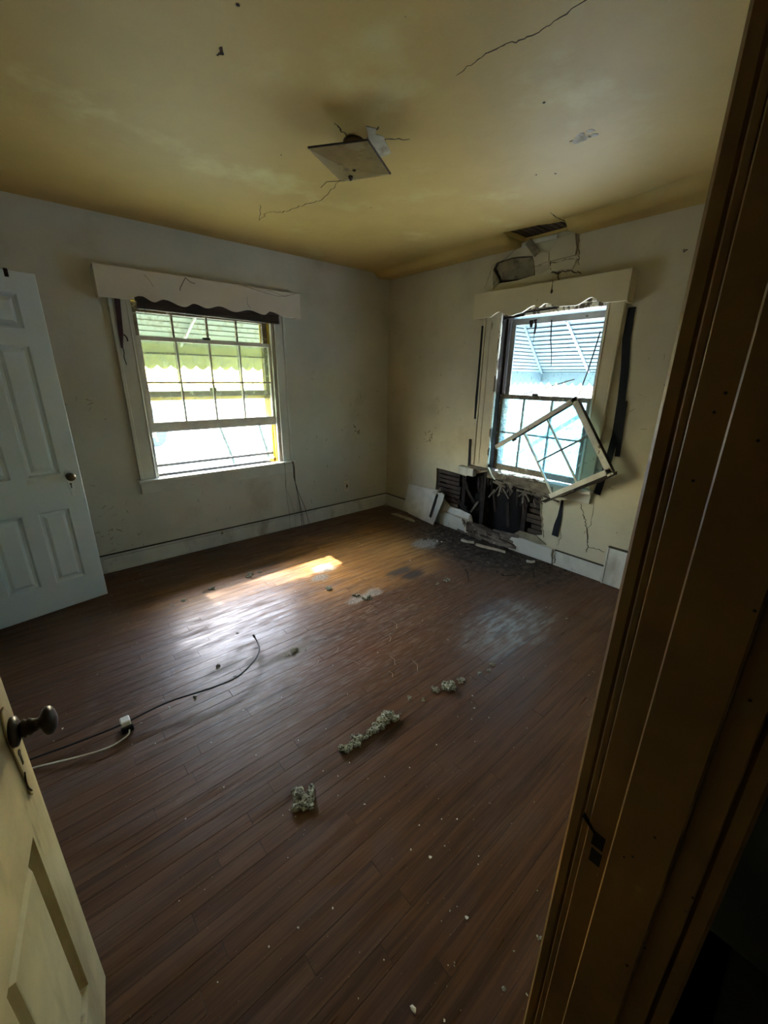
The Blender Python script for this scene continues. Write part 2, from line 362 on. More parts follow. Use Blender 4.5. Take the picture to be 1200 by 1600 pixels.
# ragged ceiling cracks and marks: thin open splits
def crack(parent, pts, fn, wid, name='crack', mat=m_soot, jit=.012, seed=1):
    r_ = random.Random(seed); P = []
    for i in range(len(pts) - 1):
        n = 6
        for k in range(n):
            t = k / n; P.append(Vector((pts[i][0] + (pts[i + 1][0] - pts[i][0]) * t, pts[i][1] + (pts[i + 1][1] - pts[i][1]) * t)))
    P.append(Vector(pts[-1][:2])); L = [P[0]]
    for p in P[1:-1]: L.append(p + Vector((r_.uniform(-jit, jit), r_.uniform(-jit, jit))))
    L.append(P[-1]); vs = []; n = len(L)
    for i, p in enumerate(L):
        d = (L[min(i + 1, n - 1)] - L[max(0, i - 1)]).normalized(); q = Vector((-d.y, d.x))
        ww = wid * r_.uniform(.5, 1.2) * (.35 + .65 * math.sin(math.pi * (i + .4) / (n + .4)))
        vs += [p + q * ww / 2, p - q * ww / 2]
    b = B(); top = [fn(v.x, v.y, 1) for v in vs]; bot = [fn(v.x, v.y, 0) for v in vs]; k = len(vs); fs = []
    for i in range(n - 1):
        a = 2 * i; fs += [(a, a + 1, a + 3, a + 2), (a + k, a + 2 + k, a + 3 + k, a + 1 + k), (a, a + 2, a + 2 + k, a + k), (a + 1, a + 1 + k, a + 3 + k, a + 3)]
    b.add(top + bot, fs)
    return obj(name, b, mat, parent)
fc = lambda a, c, e: (a, c, H - .0012 * e + .0005)
crack(ce, [(-1.658, -.568), (-1.68, -.77), (-1.616, -.805), (-1.592, -.925), (-1.569, -1.039), (-1.543, -1.139), (-1.592, -1.435)], fc, .006, seed=3)
crack(ce, [(-1.658, -.568), (-1.72, -.72), (-1.768, -.829)], fc, .004, jit=.004, seed=4)
crack(ce, [(-1.754, -2.335), (-1.76, -2.412), (-1.754, -2.505), (-1.724, -2.576), (-1.711, -2.65), (-1.724, -2.752), (-1.70, -2.95)], fc, .004, jit=.005, seed=5)
crack(ce, [(-.39, -1.947), (-.28, -1.935), (-.16, -1.937)], fc, .008, jit=.004, seed=6)
crack(ce, [(-1.075, -2.40), (-1.055, -2.455), (-1.045, -2.505)], fc, .012, jit=.008, seed=7)
crack(ce, [(-2.395, -1.880), (-2.385, -1.9), (-2.40, -1.925)], fc, .012, jit=.004, seed=8)
for (a, c, r_) in ((-.846, -2.217, .006), (-.904, -2.146, .005), (-1.402, -2.461, .006), (-2.42, -2.11, .006), (-1.25, -1.25, .004), (-1.95, -1.45, .004)):
    obj('stain', B().lathe([(0, r_), (.001, r_ * .8)], (a, c, H - .001), (0, 0, 1), 8), m_soot, ce)
pb = B()
for k in range(9):
    a = rnd.uniform(0, 6.28); q = rnd.uniform(0, .05)
    pb.lump((-1.06 + q * math.cos(a), -2.46 + q * math.sin(a), H + .0005), rnd.uniform(.010, .024), k, .12, 2, .7)
obj('peeled_flake', pb, m_plaster, ce)
# torn plaster lips round the lamp
obj('peeled_flake', B().plate([(-1.80, -1.90), (-1.76, -1.915), (-1.735, -1.885), (-1.70, -1.89), (-1.66, -1.861), (-1.587, -1.813), (-1.592, -1.769), (-1.61, -1.744), (-1.676, -1.78), (-1.74, -1.84)], [], lambda a, c, w_: (a, c, w_), H - .004, H + .0), m_plaster, ce)
for i, L in enumerate(([(-1.77, -1.77), (-1.85, -1.80), (-1.91, -1.83)], [(-1.70, -1.80), (-1.67, -1.88), (-1.60, -1.95)], [(-1.74, -1.83), (-1.76, -1.93)])):
    crack(ce, L, fc, .008, jit=.006, seed=20 + i)

# back wall
wb = struct(obj('wall_back', B().plate(rect(XL - .15, .15, -.1, H + .02), [rect(-2.42, -1.318, .655, 1.965)], mw1, 0, .13), m_wall, recenter=False))
# right wall: plaster skin, laths, studs, sheathing
rot_hole = [(-.783, .352), (-.786, .47), (-.783, .581), (-.93, .578), (-1.069, .574), (-1.16, .566), (-1.26, .60), (-1.37, .645), (-1.405, .66), (-1.405, 1.965), (-2.235, 1.965), (-2.235, .62),
            (-2.05, .585), (-1.945, .560), (-1.962, .48), (-1.978, .38), (-2.004, .215), (-1.93, .19), (-1.86, .17), (-1.809, .10), (-1.70, .09), (-1.546, .095), (-1.40, .09), (-1.29, .10), (-1.255, .19), (-1.12, .215), (-.99, .215), (-.93, .25), (-.86, .33)]
top_hole = [(-1.29, 2.19), (-1.272, 2.30), (-1.303, 2.343), (-1.439, 2.354), (-1.53, 2.345), (-1.615, 2.333), (-1.63, 2.30), (-1.649, 2.242), (-1.655, 2.20), (-1.50, 2.185)]
wr = struct(obj('wall_right', B().plate(rect(YF - .13, .13, -.1, H + .01), [rot_hole, top_hole], mw2, 0, .018), m_wall2, recenter=False))
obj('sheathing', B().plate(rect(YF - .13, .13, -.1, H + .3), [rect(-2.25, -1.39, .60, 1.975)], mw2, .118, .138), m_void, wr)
obj('siding', B().plate(rect(YF - .13, .13, -.7, H + .3), [rect(-2.25, -1.39, .60, 1.975)], mw2, .1385, .150), m_siding, wr)
for yy in (-.40, -.80, -1.13, -1.36, -1.80, -2.03, -2.27, -2.62, -3.0):
    zt = 2.43 if (yy > -1.37 or yy < -2.25) else .60
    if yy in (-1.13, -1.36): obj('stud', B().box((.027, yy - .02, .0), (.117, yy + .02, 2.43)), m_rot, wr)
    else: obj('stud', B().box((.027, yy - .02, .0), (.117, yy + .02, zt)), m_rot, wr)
def lath_run(ya, yb, z0, z1, rag0=0, rag1=0):
    z = z0
    while z < z1:
        a, c = ya + rnd.uniform(0, rag0), yb - rnd.uniform(0, rag1)
        t = rnd.uniform(-.004, .004)
        obj('lath', B().bar((.0235 + rnd.uniform(0, .003), a, z), (.0235, c, z + t), .008, .034), m_lath, wr)
        z += .0445
lath_run(-1.10, -.70, .24, .60, .03, .0)
lath_run(-2.06, -1.83, .13, .58, .0, .06)
lath_run(-1.70, -1.22, 2.17, 2.40)
# hanging rot in the cavity
for k in range(26):
    yy = rnd.uniform(-1.95, -1.12); z = rnd.uniform(.50, .64); l = rnd.uniform(.05, .22)
    obj('splinter', B().bar((rnd.uniform(-.01, .06), yy, z), (rnd.uniform(-.015, .05), yy + rnd.uniform(-.06, .06), z - l), rnd.uniform(.006, .02), rnd.uniform(.003, .008), (1, 0, 0)), rnd.choice((m_rot, m_rot, m_lath)), wr)
for a, c, d in (((.03, -1.10, .52), (.02, -1.32, .26), .03), ((.02, -1.02, .31), (.01, -1.22, .21), .022), ((.03, -1.0, .33), (.02, -1.19, .24), .02), ((.025, -1.33, .60), (.03, -1.36, .17), .035), ((.04, -1.62, .40), (.03, -1.66, .18), .03),
                ((.0, -1.33, .35), (.02, -1.24, .22), .018), ((-.005, -1.72, .55), (.0, -1.95, .545), .016), ((-.01, -1.80, .55), (-.015, -1.75, .50), .012)):
    obj('splinter', B().bar(a, c, d, .008, (1, 0, 0)), m_rotg if d < .02 else m_rot, wr)
for k in range(22):     # frayed wood fibres under the sill
    yy = rnd.uniform(-1.90, -1.48); z = rnd.uniform(.50, .60)
    obj('frayed_fibre', B().bar((rnd.uniform(-.03, .01), yy, z), (rnd.uniform(-.045, .0), yy + rnd.uniform(-.10, .06), z - rnd.choice((.03, .05, .07, .16)) * rnd.uniform(.6, 1.2)), rnd.uniform(.004, .018), .003, (1, 0, 0)), rnd.choice((m_rotg, m_rotg, m_lath)), wr)
for k in range(10):
    yy = rnd.uniform(-2.0, -1.45); z = .585 + rnd.uniform(-.02, .03)
    obj('frayed_fibre', B().bar((rnd.uniform(-.02, .0), yy, z), (rnd.uniform(-.03, .0), yy - rnd.uniform(.06, .2), z + rnd.uniform(-.03, .01)), rnd.uniform(.008, .02), .006, (1, 0, 0)), m_rotg, wr)
# broken plaster pieces above the right window
obj('plaster_piece', B().plate([(-1.29, 2.15), (-1.275, 2.295), (-1.345, 2.20)], [], mw2, -.006, .012), m_brown, wr, bevel=.002)
obj('plaster_piece', B().plate([(-1.295, 2.303), (-1.31, 2.337), (-1.439, 2.347), (-1.608, 2.328), (-1.640, 2.243), (-1.64, 2.205), (-1.50, 2.195), (-1.36, 2.213)], [], lambda a, c, w_: (w_ + .010 + (c - 2.2) * .06, a, c), 0, .008), m_brown, wr)
obj('plaster_piece', B().plate([(-1.66, 2.25), (-1.755, 2.262), (-1.765, 2.225), (-1.70, 2.20), (-1.66, 2.205)], [], mw2, -.004, .001), m_plaster, wr)
obj('plaster_piece', B().plate([(-1.672, 2.262), (-1.69, 2.345), (-1.752, 2.325), (-1.757, 2.27)], [], lambda a, c, w_: (w_ - .012 - (c - 2.26) * .05, a, c), 0, .010), m_wall2, wr)
obj('plaster_piece', B().plate([(-1.768, 2.27), (-1.762, 2.33), (-1.80, 2.405), (-1.93, 2.41), (-1.955, 2.32), (-1.955, 2.275)], [], mw2, -.016, .0), m_wall2, wr, bevel=.002)
obj('plaster_piece', B().plate([(-1.775, 2.248), (-1.79, 2.205), (-1.83, 2.192), (-1.87, 2.202), (-1.95, 2.19), (-1.965, 2.25), (-1.88, 2.258)], [], lambda a, c, w_: (w_ - (2.258 - c) * .12, a, c), -.010, .0), m_wall2, wr, bevel=.002)
obj('plaster_piece', B().bar((-.03, -1.585, 2.425), (-.012, -1.66, 2.335), .05, .008, (1, 0, 0)), m_brown, wr)
obj('plaster_piece', B().bar((-.02, -1.42, 2.43), (-.012, -1.58, 2.405), .03, .008, (1, 0, 0)), m_patch, wr)
obj('plaster_piece', B().bar((-.02, -1.62, 2.418), (-.010, -1.80, 2.415), .028, .006, (1, 0, 0)), m_patch, wr)
fw2 = lambda a, c, e: (.0006 - .0016 * e, a, c)
for i, (L, wd) in enumerate(([[(-1.626, 2.254), (-1.758, 2.257), (-1.882, 2.262), (-1.983, 2.247)], .006], [[(-1.757, 2.33), (-1.773, 2.255), (-1.786, 2.2), (-1.828, 2.181), (-1.873, 2.194), (-1.969, 2.172), (-2.007, 2.154)], .013],
        [[(-1.956, 2.40), (-1.965, 2.30), (-1.985, 2.208)], .005], [[(-1.83, 2.19), (-1.85, 2.13)], .009], [[(-2.272, .56), (-2.308, .476), (-2.339, .407), (-2.37, .284), (-2.383, .235), (-2.371, .188)], .010],
        [[(-2.362, .60), (-2.367, .415), (-2.335, .33)], .004], [[(-2.383, .235), (-2.505, .24)], .005], [[(-1.0, .86), (-1.10, 1.905), (-1.19, 1.94)], .0022], [[(-2.13, .55), (-2.16, .25), (-2.14, .17)], .003], [[(-1.20, 2.17), (-1.26, 2.32), (-1.42, 2.37), (-1.52, 2.43)], .004],
        [[(-2.595, 2.19), (-2.605, 2.178), (-2.62, 2.182)], .006], [[(-1.945, .555), (-1.96, .47), (-1.99, .30), (-2.02, .20)], .02], [[(-.42, .46), (-.44, .36)], .004])):
    if i == 7: continue
    crack(wr, L, fw2, wd, seed=40 + i, jit=.008, mat=m_brown if i == 11 else m_soot)
rr = random.Random(5)
def marks(parent, fn, zone, n, rmax, mat=m_brown):
    for k in range(n):
        a, c = rr.uniform(zone[0], zone[1]), rr.uniform(zone[2], zone[3])
        l = rr.uniform(.01, .05); an = rr.choice((1.4, 1.7, .4, 2.6)) + rr.uniform(-.3, .3)
        crack(parent, [(a, c), (a + l * math.cos(an), c + l * math.sin(an))], fn, rr.uniform(.002, rmax), 'scuff', mat, .004, k)
fw1 = lambda a, c, e: (a, .0005 - .0014 * e, c)
marks(wb, fw1, (-1.15, -.12, .2, 1.5), 26, .006); marks(wb, fw1, (-2.9, -2.55, .15, .5), 22, .006); marks(wb, fw1, (-2.9, -2.6, .5, 1.6), 9, .006)
marks(wb, fw1, (-.45, -.38, .86, .95), 6, .014); marks(wb, fw1, (-2.4, -1.3, .2, .5), 9, .004)
marks(wr, fw2, (-1.1, -.15, .65, 1.75), 22, .005); marks(wr, fw2, (-.72, -.60, .82, .93), 14, .012); marks(wr, fw2, (-2.75, -2.40, .25, 1.9), 10, .005)
# left wall with the closet opening, closet box
wl = struct(obj('wall_left', B().plate(rect(-5.25, .13, -.1, H + .02), [rect(-1.10, -.515, -.02, 1.975)], lambda a, c, w_: (w_, a, c), XL - .12, XL), m_wall, recenter=False))
cb = B(); cb.box((XL - .75, -1.3, -.1), (XL - .73, -.3, H)); cb.box((XL - .75, -1.32, -.1), (XL - .12, -1.30, H)); cb.box((XL - .75, -.30, -.1), (XL - .12, -.28, H)); cb.box((XL - .75, -1.32, -.12), (XL - .12, -.28, -.1)); cb.box((XL - .75, -1.32, H), (XL - .12, -.28, H + .02))
struct(obj('wall_closet', cb, m_hall, recenter=False))
# doorway wall and the hall behind the camera
struct(obj('wall_front', B().plate(rect(XL - .12, .13, -.1, H + .02), [rect(-3.36, -2.562, -.02, 2.03)], mw1, YF - .135, YF), m_wall, recenter=False))
hb = B(); hb.box((XL - .02, -5.2, -.12), (-.9, YF - .14, -.02)); hb.box((XL - .02, -5.2, H), (-.9, YF - .14, H + .02)); hb.box((XL - .02, -5.2, -.1), (-.9, -5.18, H)); hb.box((-1.9, -5.2, -.1), (-1.88, YF - .136, H))
struct(obj('wall_hall', hb, m_hall, recenter=False))

# baseboards
def bboard(name, segs, mat):
    pass
bbk = obj('baseboard_back', B().box((XL + .01, -.018, 0), (-.001, 0, .118)), m_base, recenter=False, bevel=.002); struct(bbk)
obj('baseboard_cap', B().box((XL + .01, -.021, .121), (-.001, 0, .139)), m_base, bbk, bevel=.004)
obj('dirt_line', B().box((XL + .01, -.0205, .1385), (-.001, -.0002, .1430)), m_soot, bbk)
obj('shoe_strip', B().box((XL + .01, -.026, 0), (-.004, -.018, .012)), m_base, bbk, bevel=.003)
bbr = obj('baseboard_right', B().box((-.018, -.93, 0), (0, -.001, .125)), m_base, recenter=False, bevel=.002); struct(bbr)
obj('baseboard_cap', B().box((-.021, -.84, .127), (0, -.02, .139)), m_base, bbr, bevel=.004)
obj('dirt_line', B().box((-.0205, -.40, .1385), (-.0002, -.02, .1430)), m_soot, bbr)
obj('dirt_line', B().box((-.0195, -2.525, .1275), (-.0002, -2.135, .1325)), m_soot, bbr)
obj('baseboard_piece', B().box((-.020, -2.525, 0), (-.001, -2.135, .128)), m_base, bbr, bevel=.003)
obj('baseboard_piece', B().plate([(-2.13, .004), (-1.72, .0), (-1.70, .06), (-1.735, .122), (-1.85, .142), (-2.0, .136), (-2.12, .130), (-2.115, .08), (-2.13, .05)], [], mw2, -.024, -.003), m_trim, bbr, bevel=.003)
obj('baseboard_piece', B().plate([(-.935, .0), (-1.27, .0), (-1.20, .09), (-1.23, .135), (-1.05, .15), (-.935, .148)], [], lambda a, c, w_: (w_ - (c) * .08, a, c), -.020, -.002), m_trim, bbr, bevel=.003)
obj('plaster_piece', B().plate([(-1.02, .155), (-1.245, .150), (-1.262, .205), (-1.12, .222), (-1.03, .20)], [], mw2, -.012, -.001), m_patch, bbr, bevel=.003)
obj('plaster_piece', B().plate([(-.90, .155), (-1.02, .155), (-1.04, .195), (-.995, .225), (-.93, .24)], [], mw2, -.006, -.001), m_base, bbr, bevel=.003)
for k in range(26):      # rotten delaminated fibres of the middle stretch
    ya = rnd.uniform(-1.62, -1.14); l = rnd.uniform(.10, .34); z = .008 + .13 * (k / 26) ** .8; xo = -.045 + .030 * (k / 26) - rnd.uniform(0, .010)
    obj('rotten_strip', B().bar((xo, ya, z), (xo - rnd.uniform(-.012, .014), max(ya - l, -1.80), max(.006, z + rnd.uniform(-.03, .025))), rnd.uniform(.006, .014), rnd.uniform(.014, .034), (0, 0, 1)), m_rotg if k % 3 else m_lath, bbr)
obj('rotten_strip', B().plate([(-1.20, .01), (-1.78, .0), (-1.80, .07), (-1.72, .13), (-1.55, .12), (-1.42, .14), (-1.26, .13), (-1.19, .07)], [], lambda a, c, w_: (w_, a, c), -.020, -.003), m_rotg, bbr, bevel=.003)
obj('rotten_strip', B().plate([(-1.72, .130), (-1.86, .142), (-1.98, .137), (-2.06, .15), (-1.95, .205), (-1.80, .20)], [], mw2, -.018, -.004), m_brown, bbr, bevel=.004)
for k in range(9):
    ya = -1.16 - k * .02
    obj('rotten_strip', B().bar((-.026, ya + rnd.uniform(-.02, .02), .150 - k * .007), (-.05 - rnd.uniform(0, .04), ya - rnd.uniform(.05, .16), .012 + rnd.uniform(0, .05)), rnd.uniform(.006, .016), .005, (1, 0, 0)), m_peel if k % 3 == 0 else m_rotg, bbr)
crack(bbr, [(-2.145, .128), (-2.138, .07), (-2.152, .05), (-2.145, .0)], lambda a, c, e: (-.0195 - .002 * e, a, c), .008, seed=77)
crack(bbr, [(-1.0, .148), (-1.03, .10), (-1.02, .03)], lambda a, c, e: (-.022 - .002 * e, a, c), .005, seed=78)
tr = obj('trim_1', B().box((-.030, YF + .001, 0), (0, -2.535, .292)), m_base, recenter=False, bevel=.004); struct(tr, 'boxed white plinth panel at the end of the right baseboard')
obj('panel_strip', B().box((-.034, YF + .001, .135), (-.028, -2.555, .14)), m_base, tr)
obj('shadow_gap', B().box((-.031, YF + .001, .292), (0, -2.53, .298)), m_soot, tr)
obj('side_strip', B().box((-.034, -2.541, 0), (0, -2.528, .297)), m_base, tr, bevel=.002)

# ================================================================ WINDOWS
def sash(name, parent, u0, u1, z0, z1, w0, w1, ncol, nrow, fn, mat, gmat, st=.032, rb=.05, rt=.03, mu=.013, hmat=None, us=None):
    """a sash part with muntins and panes as sub-parts; fn(u, z, w) -> world"""
    def bx(a, c, d, e, f, g):
        b = B(); P = [fn(*q) for q in ((a, d, f), (c, d, f), (c, e, f), (a, e, f), (a, d, g), (c, d, g), (c, e, g), (a, e, g))]
        return b.add(P, [(0, 3, 2, 1), (4, 5, 6, 7), (0, 1, 5, 4), (1, 2, 6, 5), (2, 3, 7, 6), (3, 0, 4, 7)])
    fr = B(); outer = rect(u0, u1, z0, z1); inner = rect(u0 + st, u1 - st, z0 + rb, z1 - rt)
    fr.plate(outer, [inner], fn, w0, w1)
    root = obj(name, fr, mat, parent, bevel=.002)
    a0, a1, b0, b1 = u0 + st, u1 - st, z0 + rb, z1 - rt
    us = us or [a0 + (a1 - a0) * i / ncol for i in range(ncol + 1)]
    zs = [b0 + (b1 - b0) * j / nrow for j in range(nrow + 1)]
    wm = (w0 + w1) / 2
    for i in range(1, ncol): obj('muntin', bx(us[i] - mu / 2, us[i] + mu / 2, b0, b1, wm - .011, wm + .011), hmat or mat, root)
    for j in range(1, nrow): obj('muntin', bx(a0, a1, zs[j] - mu / 2, zs[j] + mu / 2, wm - .010, wm + .010), hmat or mat, root)
    for i in range(ncol):
        for j in range(nrow):
            obj('pane', bx(us[i] + .001, us[i + 1] - .001, zs[j] + .001, zs[j + 1] - .001, wm - .001, wm + .001), gmat, root)
    return root

# ---- window 1 (back wall)
w1 = thing('window_1', 'left window with raised lower sash and yellow-lit panes under the longer valance', None, (-1.87, 0, .57)); w1['kind'] = 'structure'
for a, c, od in ((-2.515, -2.410, -1), (-1.325, -1.236, 1)):
    b = B().box((a, -.020, .686), (c, .001, 2.05))
    if od < 0: b.box((a - .012, -.030, .686), (a + .012, .001, 2.05)); b.box((c - .012, -.024, .686), (c + .0, .0, 2.05))
    else: b.box((c - .012, -.030, .686), (c + .010, .001, 2.05)); b.box((a, -.024, .686), (a + .012, .0, 2.05))
    obj('casing', b, m_trim, w1, bevel=.003)
obj('head_casing', B().box((-2.515, -.020, 1.955), (-1.236, .001, 2.06)), m_trim, w1, bevel=.003)
obj('stool', B().box((-2.545, -.070, .662), (-1.218, .02, .686)), m_trim, w1, bevel=.005)
obj('apron', B().box((-2.530, -.022, .570), (-1.228, .001, .661)), m_trim, w1, bevel=.003)
for x0, x1 in ((-2.420, -2.402), (-1.336, -1.318)):
    obj('jamb', B().box((x0, .0, .66), (x1, .068, 1.965)), m_trim, w1)
    obj('jamb', B().box((x0, .068, .66), (x1, .20, 1.965)), m_yel, w1)
for x0, x1 in ((-2.402, -2.388), (-1.350, -1.336)):
    obj('stop_bead', B().box((x0, .0, .68), (x1, .022, 1.96)), m_trim, w1)
    obj('stop_bead', B().box((x0, .064, .68), (x1, .071, 1.96)), m_yel, w1)
    obj('stop_bead', B().box((x0, .112, .68), (x1, .122, 1.96)), m_yel, w1)
obj('jamb', B().box((-2.402, .0, 1.948), (-1.336, .20, 1.966)), m_yel, w1)
obj('sill', B().add([(-2.42, .0, .64), (-1.318, .0, .64), (-1.318, .25, .60), (-2.42, .25, .60), (-2.42, .0, .676), (-1.318, .0, .676), (-1.318, .25, .645), (-2.42, .25, .645)],
                    [(0, 3, 2, 1), (4, 5, 6, 7), (0, 1, 5, 4), (1, 2, 6, 5), (2, 3, 7, 6), (3, 0, 4, 7)]), m_alud, w1)
usl = [-2.352, -2.119, -1.873, -1.628, -1.372]
sash('lower_sash', w1, -2.386, -1.340, 1.030, 1.722, .026, .060, 4, 2, mw1, m_sashw, m_glass, st=.030, rb=.075, rt=.028, us=usl)
sash('upper_sash', w1, -2.390, -1.352, 1.290, 1.945, .074, .108, 4, 2, mw1, m_sashd, m_glassy, st=.042, rb=.045, rt=.06, us=[-2.345, -2.114, -1.858, -1.619, -1.394])
for x in (-2.387, -1.354):
    obj('upper_stile_face', B().box((x - .0, .1085, 1.02), (x + (.03 if x < -2 else -.05), .116, 1.95)), m_yel, w1)
obj('meeting_strip', B().box((-2.386, .1085, 1.262), (-1.352, .113, 1.30)), m_yel, w1)
obj('sash_lock', B().box((-1.92, .020, 1.720), (-1.86, .05, 1.738)), m_bronze, w1, bevel=.005)
obj('sash_lock', B().box((-1.90, .062, 1.334), (-1.84, .075, 1.360)), m_bronze, w1, bevel=.005)
sf = obj('storm_frame', B().box((-2.40, .126, .740), (-1.338, .140, .762)), m_alud, w1)
for x in (-2.400, -1.356): obj('storm_stile', B().box((x, .126, .66), (x + .018, .142, 1.95)), m_alud if x < -2 else m_trim, sf)
obj('storm_rail', B().box((-2.40, .126, .655), (-1.338, .142, .685)), m_alud, sf)
# rolled dark blind tucked behind the valance
bl = thing('window_blind', 'dark brown raised blind tucked under the left valance', 'blind', (-1.83, -.045, 1.875))
obj('head_rail', B().box((-2.365, -.062, 1.938), (-1.292, -.024, 1.970)), m_blind, bl, bevel=.003)
for k in range(7):
    z = 1.878 + k * .0085
    obj('slat', B().add([(-2.36, -.066, z + .022 * .6), (-1.295, -.066, z), (-1.295, -.026, z + .001), (-2.36, -.026, z + .014), (-2.36, -.066, z + .018), (-1.295, -.066, z + .005), (-1.295, -.026, z + .006), (-2.36, -.026, z + .019)],
                        [(0, 3, 2, 1), (4, 5, 6, 7), (0, 1, 5, 4), (1, 2, 6, 5), (2, 3, 7, 6), (3, 0, 4, 7)]), m_blind, bl)
obj('lift_cord', B().tube([(-1.37, -.068, 1.94), (-1.372, -.069, 1.90), (-1.374, -.068, 1.865)], .002, 6), m_cord, bl)
obj('lift_cord', B().tube([(-2.325, -.068, 1.97), (-2.322, -.069, 1.93), (-2.32, -.068, 1.86)], .002, 6), m_cord, bl)

# ---- window 2 (right wall, wrecked)
w2 = thing('window_2', 'right window with rotted frame and grimy lower sash above the hole in the wall', None, (0, -1.82, .57)); w2['kind'] = 'structure'
b = B().box((-.020, -1.400, .690), (0, -1.262, 2.03)); b.box((-.028, -1.262, .70), (0, -1.245, 2.03)); b.box((-.024, -1.315, .72), (0, -1.309, 2.0))
obj('casing', b, m_peel2, w2, bevel=.003)
b = B().box((-.020, -2.330, .684), (0, -2.235, 2.03)); b.box((-.030, -2.340, .684), (0, -2.322, 2.03)); b.box((-.026, -2.247, .70), (0, -2.235, 2.0))
obj('casing', b, m_val, w2, bevel=.003)
obj('head_casing', B().box((-.020, -2.330, 1.968), (0, -1.262, 2.05)), m_peel, w2, bevel=.003)
obj('jamb', B().box((0, -1.418, .66), (.150, -1.400, 1.965)), m_rot, w2)
obj('jamb_edge', B().box((-.024, -1.414, .72), (.012, -1.398, 1.962)), m_peel, w2, bevel=.002)
obj('jamb', B().box((0, -2.236, .66), (.150, -2.216, 1.965)), m_trim, w2)
obj('jamb', B().box((0, -2.236, 1.945), (.150, -1.40, 1.966)), m_peel, w2)
obj('head_strip', B().bar((.02, -1.42, 1.945), (.02, -2.22, 1.955), .03, .03), m_peel, w2)
obj('head_strip', B().bar((.005, -1.42, 1.925), (.01, -1.60, 1.938), .012, .018), m_rot, w2)
obj('head_strip', B().bar((-.01, -1.56, 1.950), (.0, -1.86, 1.958), .016, .012), m_rot, w2)
obj('stool', B().box((-.066, -2.352, .658), (.02, -2.02, .684)), m_trim, w2, bevel=.004)
obj('stool', B().box((-.055, -1.285, .590), (.0, -1.105, .668)), m_base, w2, bevel=.006)
obj('stool', B().plate([(.0, -1.20), (-.06, -1.24), (-.062, -1.37), (-.02, -1.41), (.0, -1.40)], [], lambda a, c, w_: (a, c, w_), .668, .688), m_rotg, w2)
obj('apron', B().box((-.022, -2.340, .576), (0, -2.045, .657)), m_trim, w2, bevel=.003)
obj('apron', B().plate([(-2.06, .560), (-2.05, .655), (-1.62, .655), (-1.60, .60), (-1.75, .575), (-1.9, .57)], [], mw2, -.018, .0), m_rotg, w2)
obj('sill', B().add([(.0, -2.236, .60), (.20, -2.236, .565), (.20, -1.40, .565), (.0, -1.40, .60), (.0, -2.236, .678), (.20, -2.236, .64), (.20, -1.40, .64), (.0, -1.40, .660)],
                    [(0, 1, 2, 3), (4, 7, 6, 5), (0, 4, 5, 1), (1, 5, 6, 2), (2, 6, 7, 3), (3, 7, 4, 0)]), m_rotg, w2)
for k in range(14):
    yy = -1.44 - k * .045 + rnd.uniform(-.02, .02)
    obj('rotten_flake', B().bar((.0 + rnd.uniform(-.03, .03), yy, .672 + rnd.uniform(-.006, .008)), (.01 + rnd.uniform(-.03, .02), yy - rnd.uniform(.03, .10), .668 + rnd.uniform(-.012, .014)), rnd.uniform(.008, .022), .004), rnd.choice((m_peel, m_rotg, m_chip)), w2)
obj('rotten_flake', B().tube([(-.03, -1.43, .70), (-.045, -1.45, .69), (-.05, -1.49, .64), (-.045, -1.52, .61)], .006, 6), m_chip, w2)
obj('rotten_flake', B().tube([(-.02, -1.42, .70), (-.03, -1.46, .655), (-.04, -1.47, .66), (-.03, -1.44, .70)], .004, 6), m_chip, w2)
sash('lower_sash', w2, -2.205, -1.424, .684, 1.335, .044, .078, 3, 2, mw2, m_sashd, m_glassb, st=.034, rb=.050, rt=.036, mu=.012, us=[-2.171, -1.900, -1.655, -1.452])
obj('sash_lock', B().box((.03, -1.78, 1.334), (.06, -1.73, 1.352)), m_bronze, w2, bevel=.004)
sf2 = obj('storm_frame', B().box((.090, -2.20, 1.876), (.106, -1.45, 1.922)), m_alu, w2)
obj('storm_stile', B().bar((.095, -1.462, 1.90), (.095, -1.468, .66), .012, .040, (0, 1, 0)), m_alu, sf2)
obj('storm_stile', B().box((.098, -2.214, .66), (.108, -2.196, 1.93)), m_alu, sf2)
obj('dark_strip', B().bar((.06, -1.428, 1.945), (.06, -1.436, .69), .030, .022, (0, 1, 0)), m_rot, w2)
obj('broken_muntin', B().bar((.05, -1.646, 1.342), (.0, -2.071, 1.463), .009, .007), m_sashd, w2)
for pts, r_ in (([(.09, -1.651, 1.905), (.088, -1.66, 1.86), (.09, -1.654, 1.80)], .014), ([(.09, -1.786, 1.892), (.088, -1.80, 1.75), (.09, -1.822, 1.65), (.09, -1.831, 1.56)], .005), ([(.085, -1.62, 1.90), (.08, -1.625, 1.85)], .018), ([(.09, -1.655, 1.82), (.09, -1.652, 1.72)], .0025)):
    obj('hanging_scrap', B().tube(pts, r_, 6, r_ * .5), m_rot, w2)

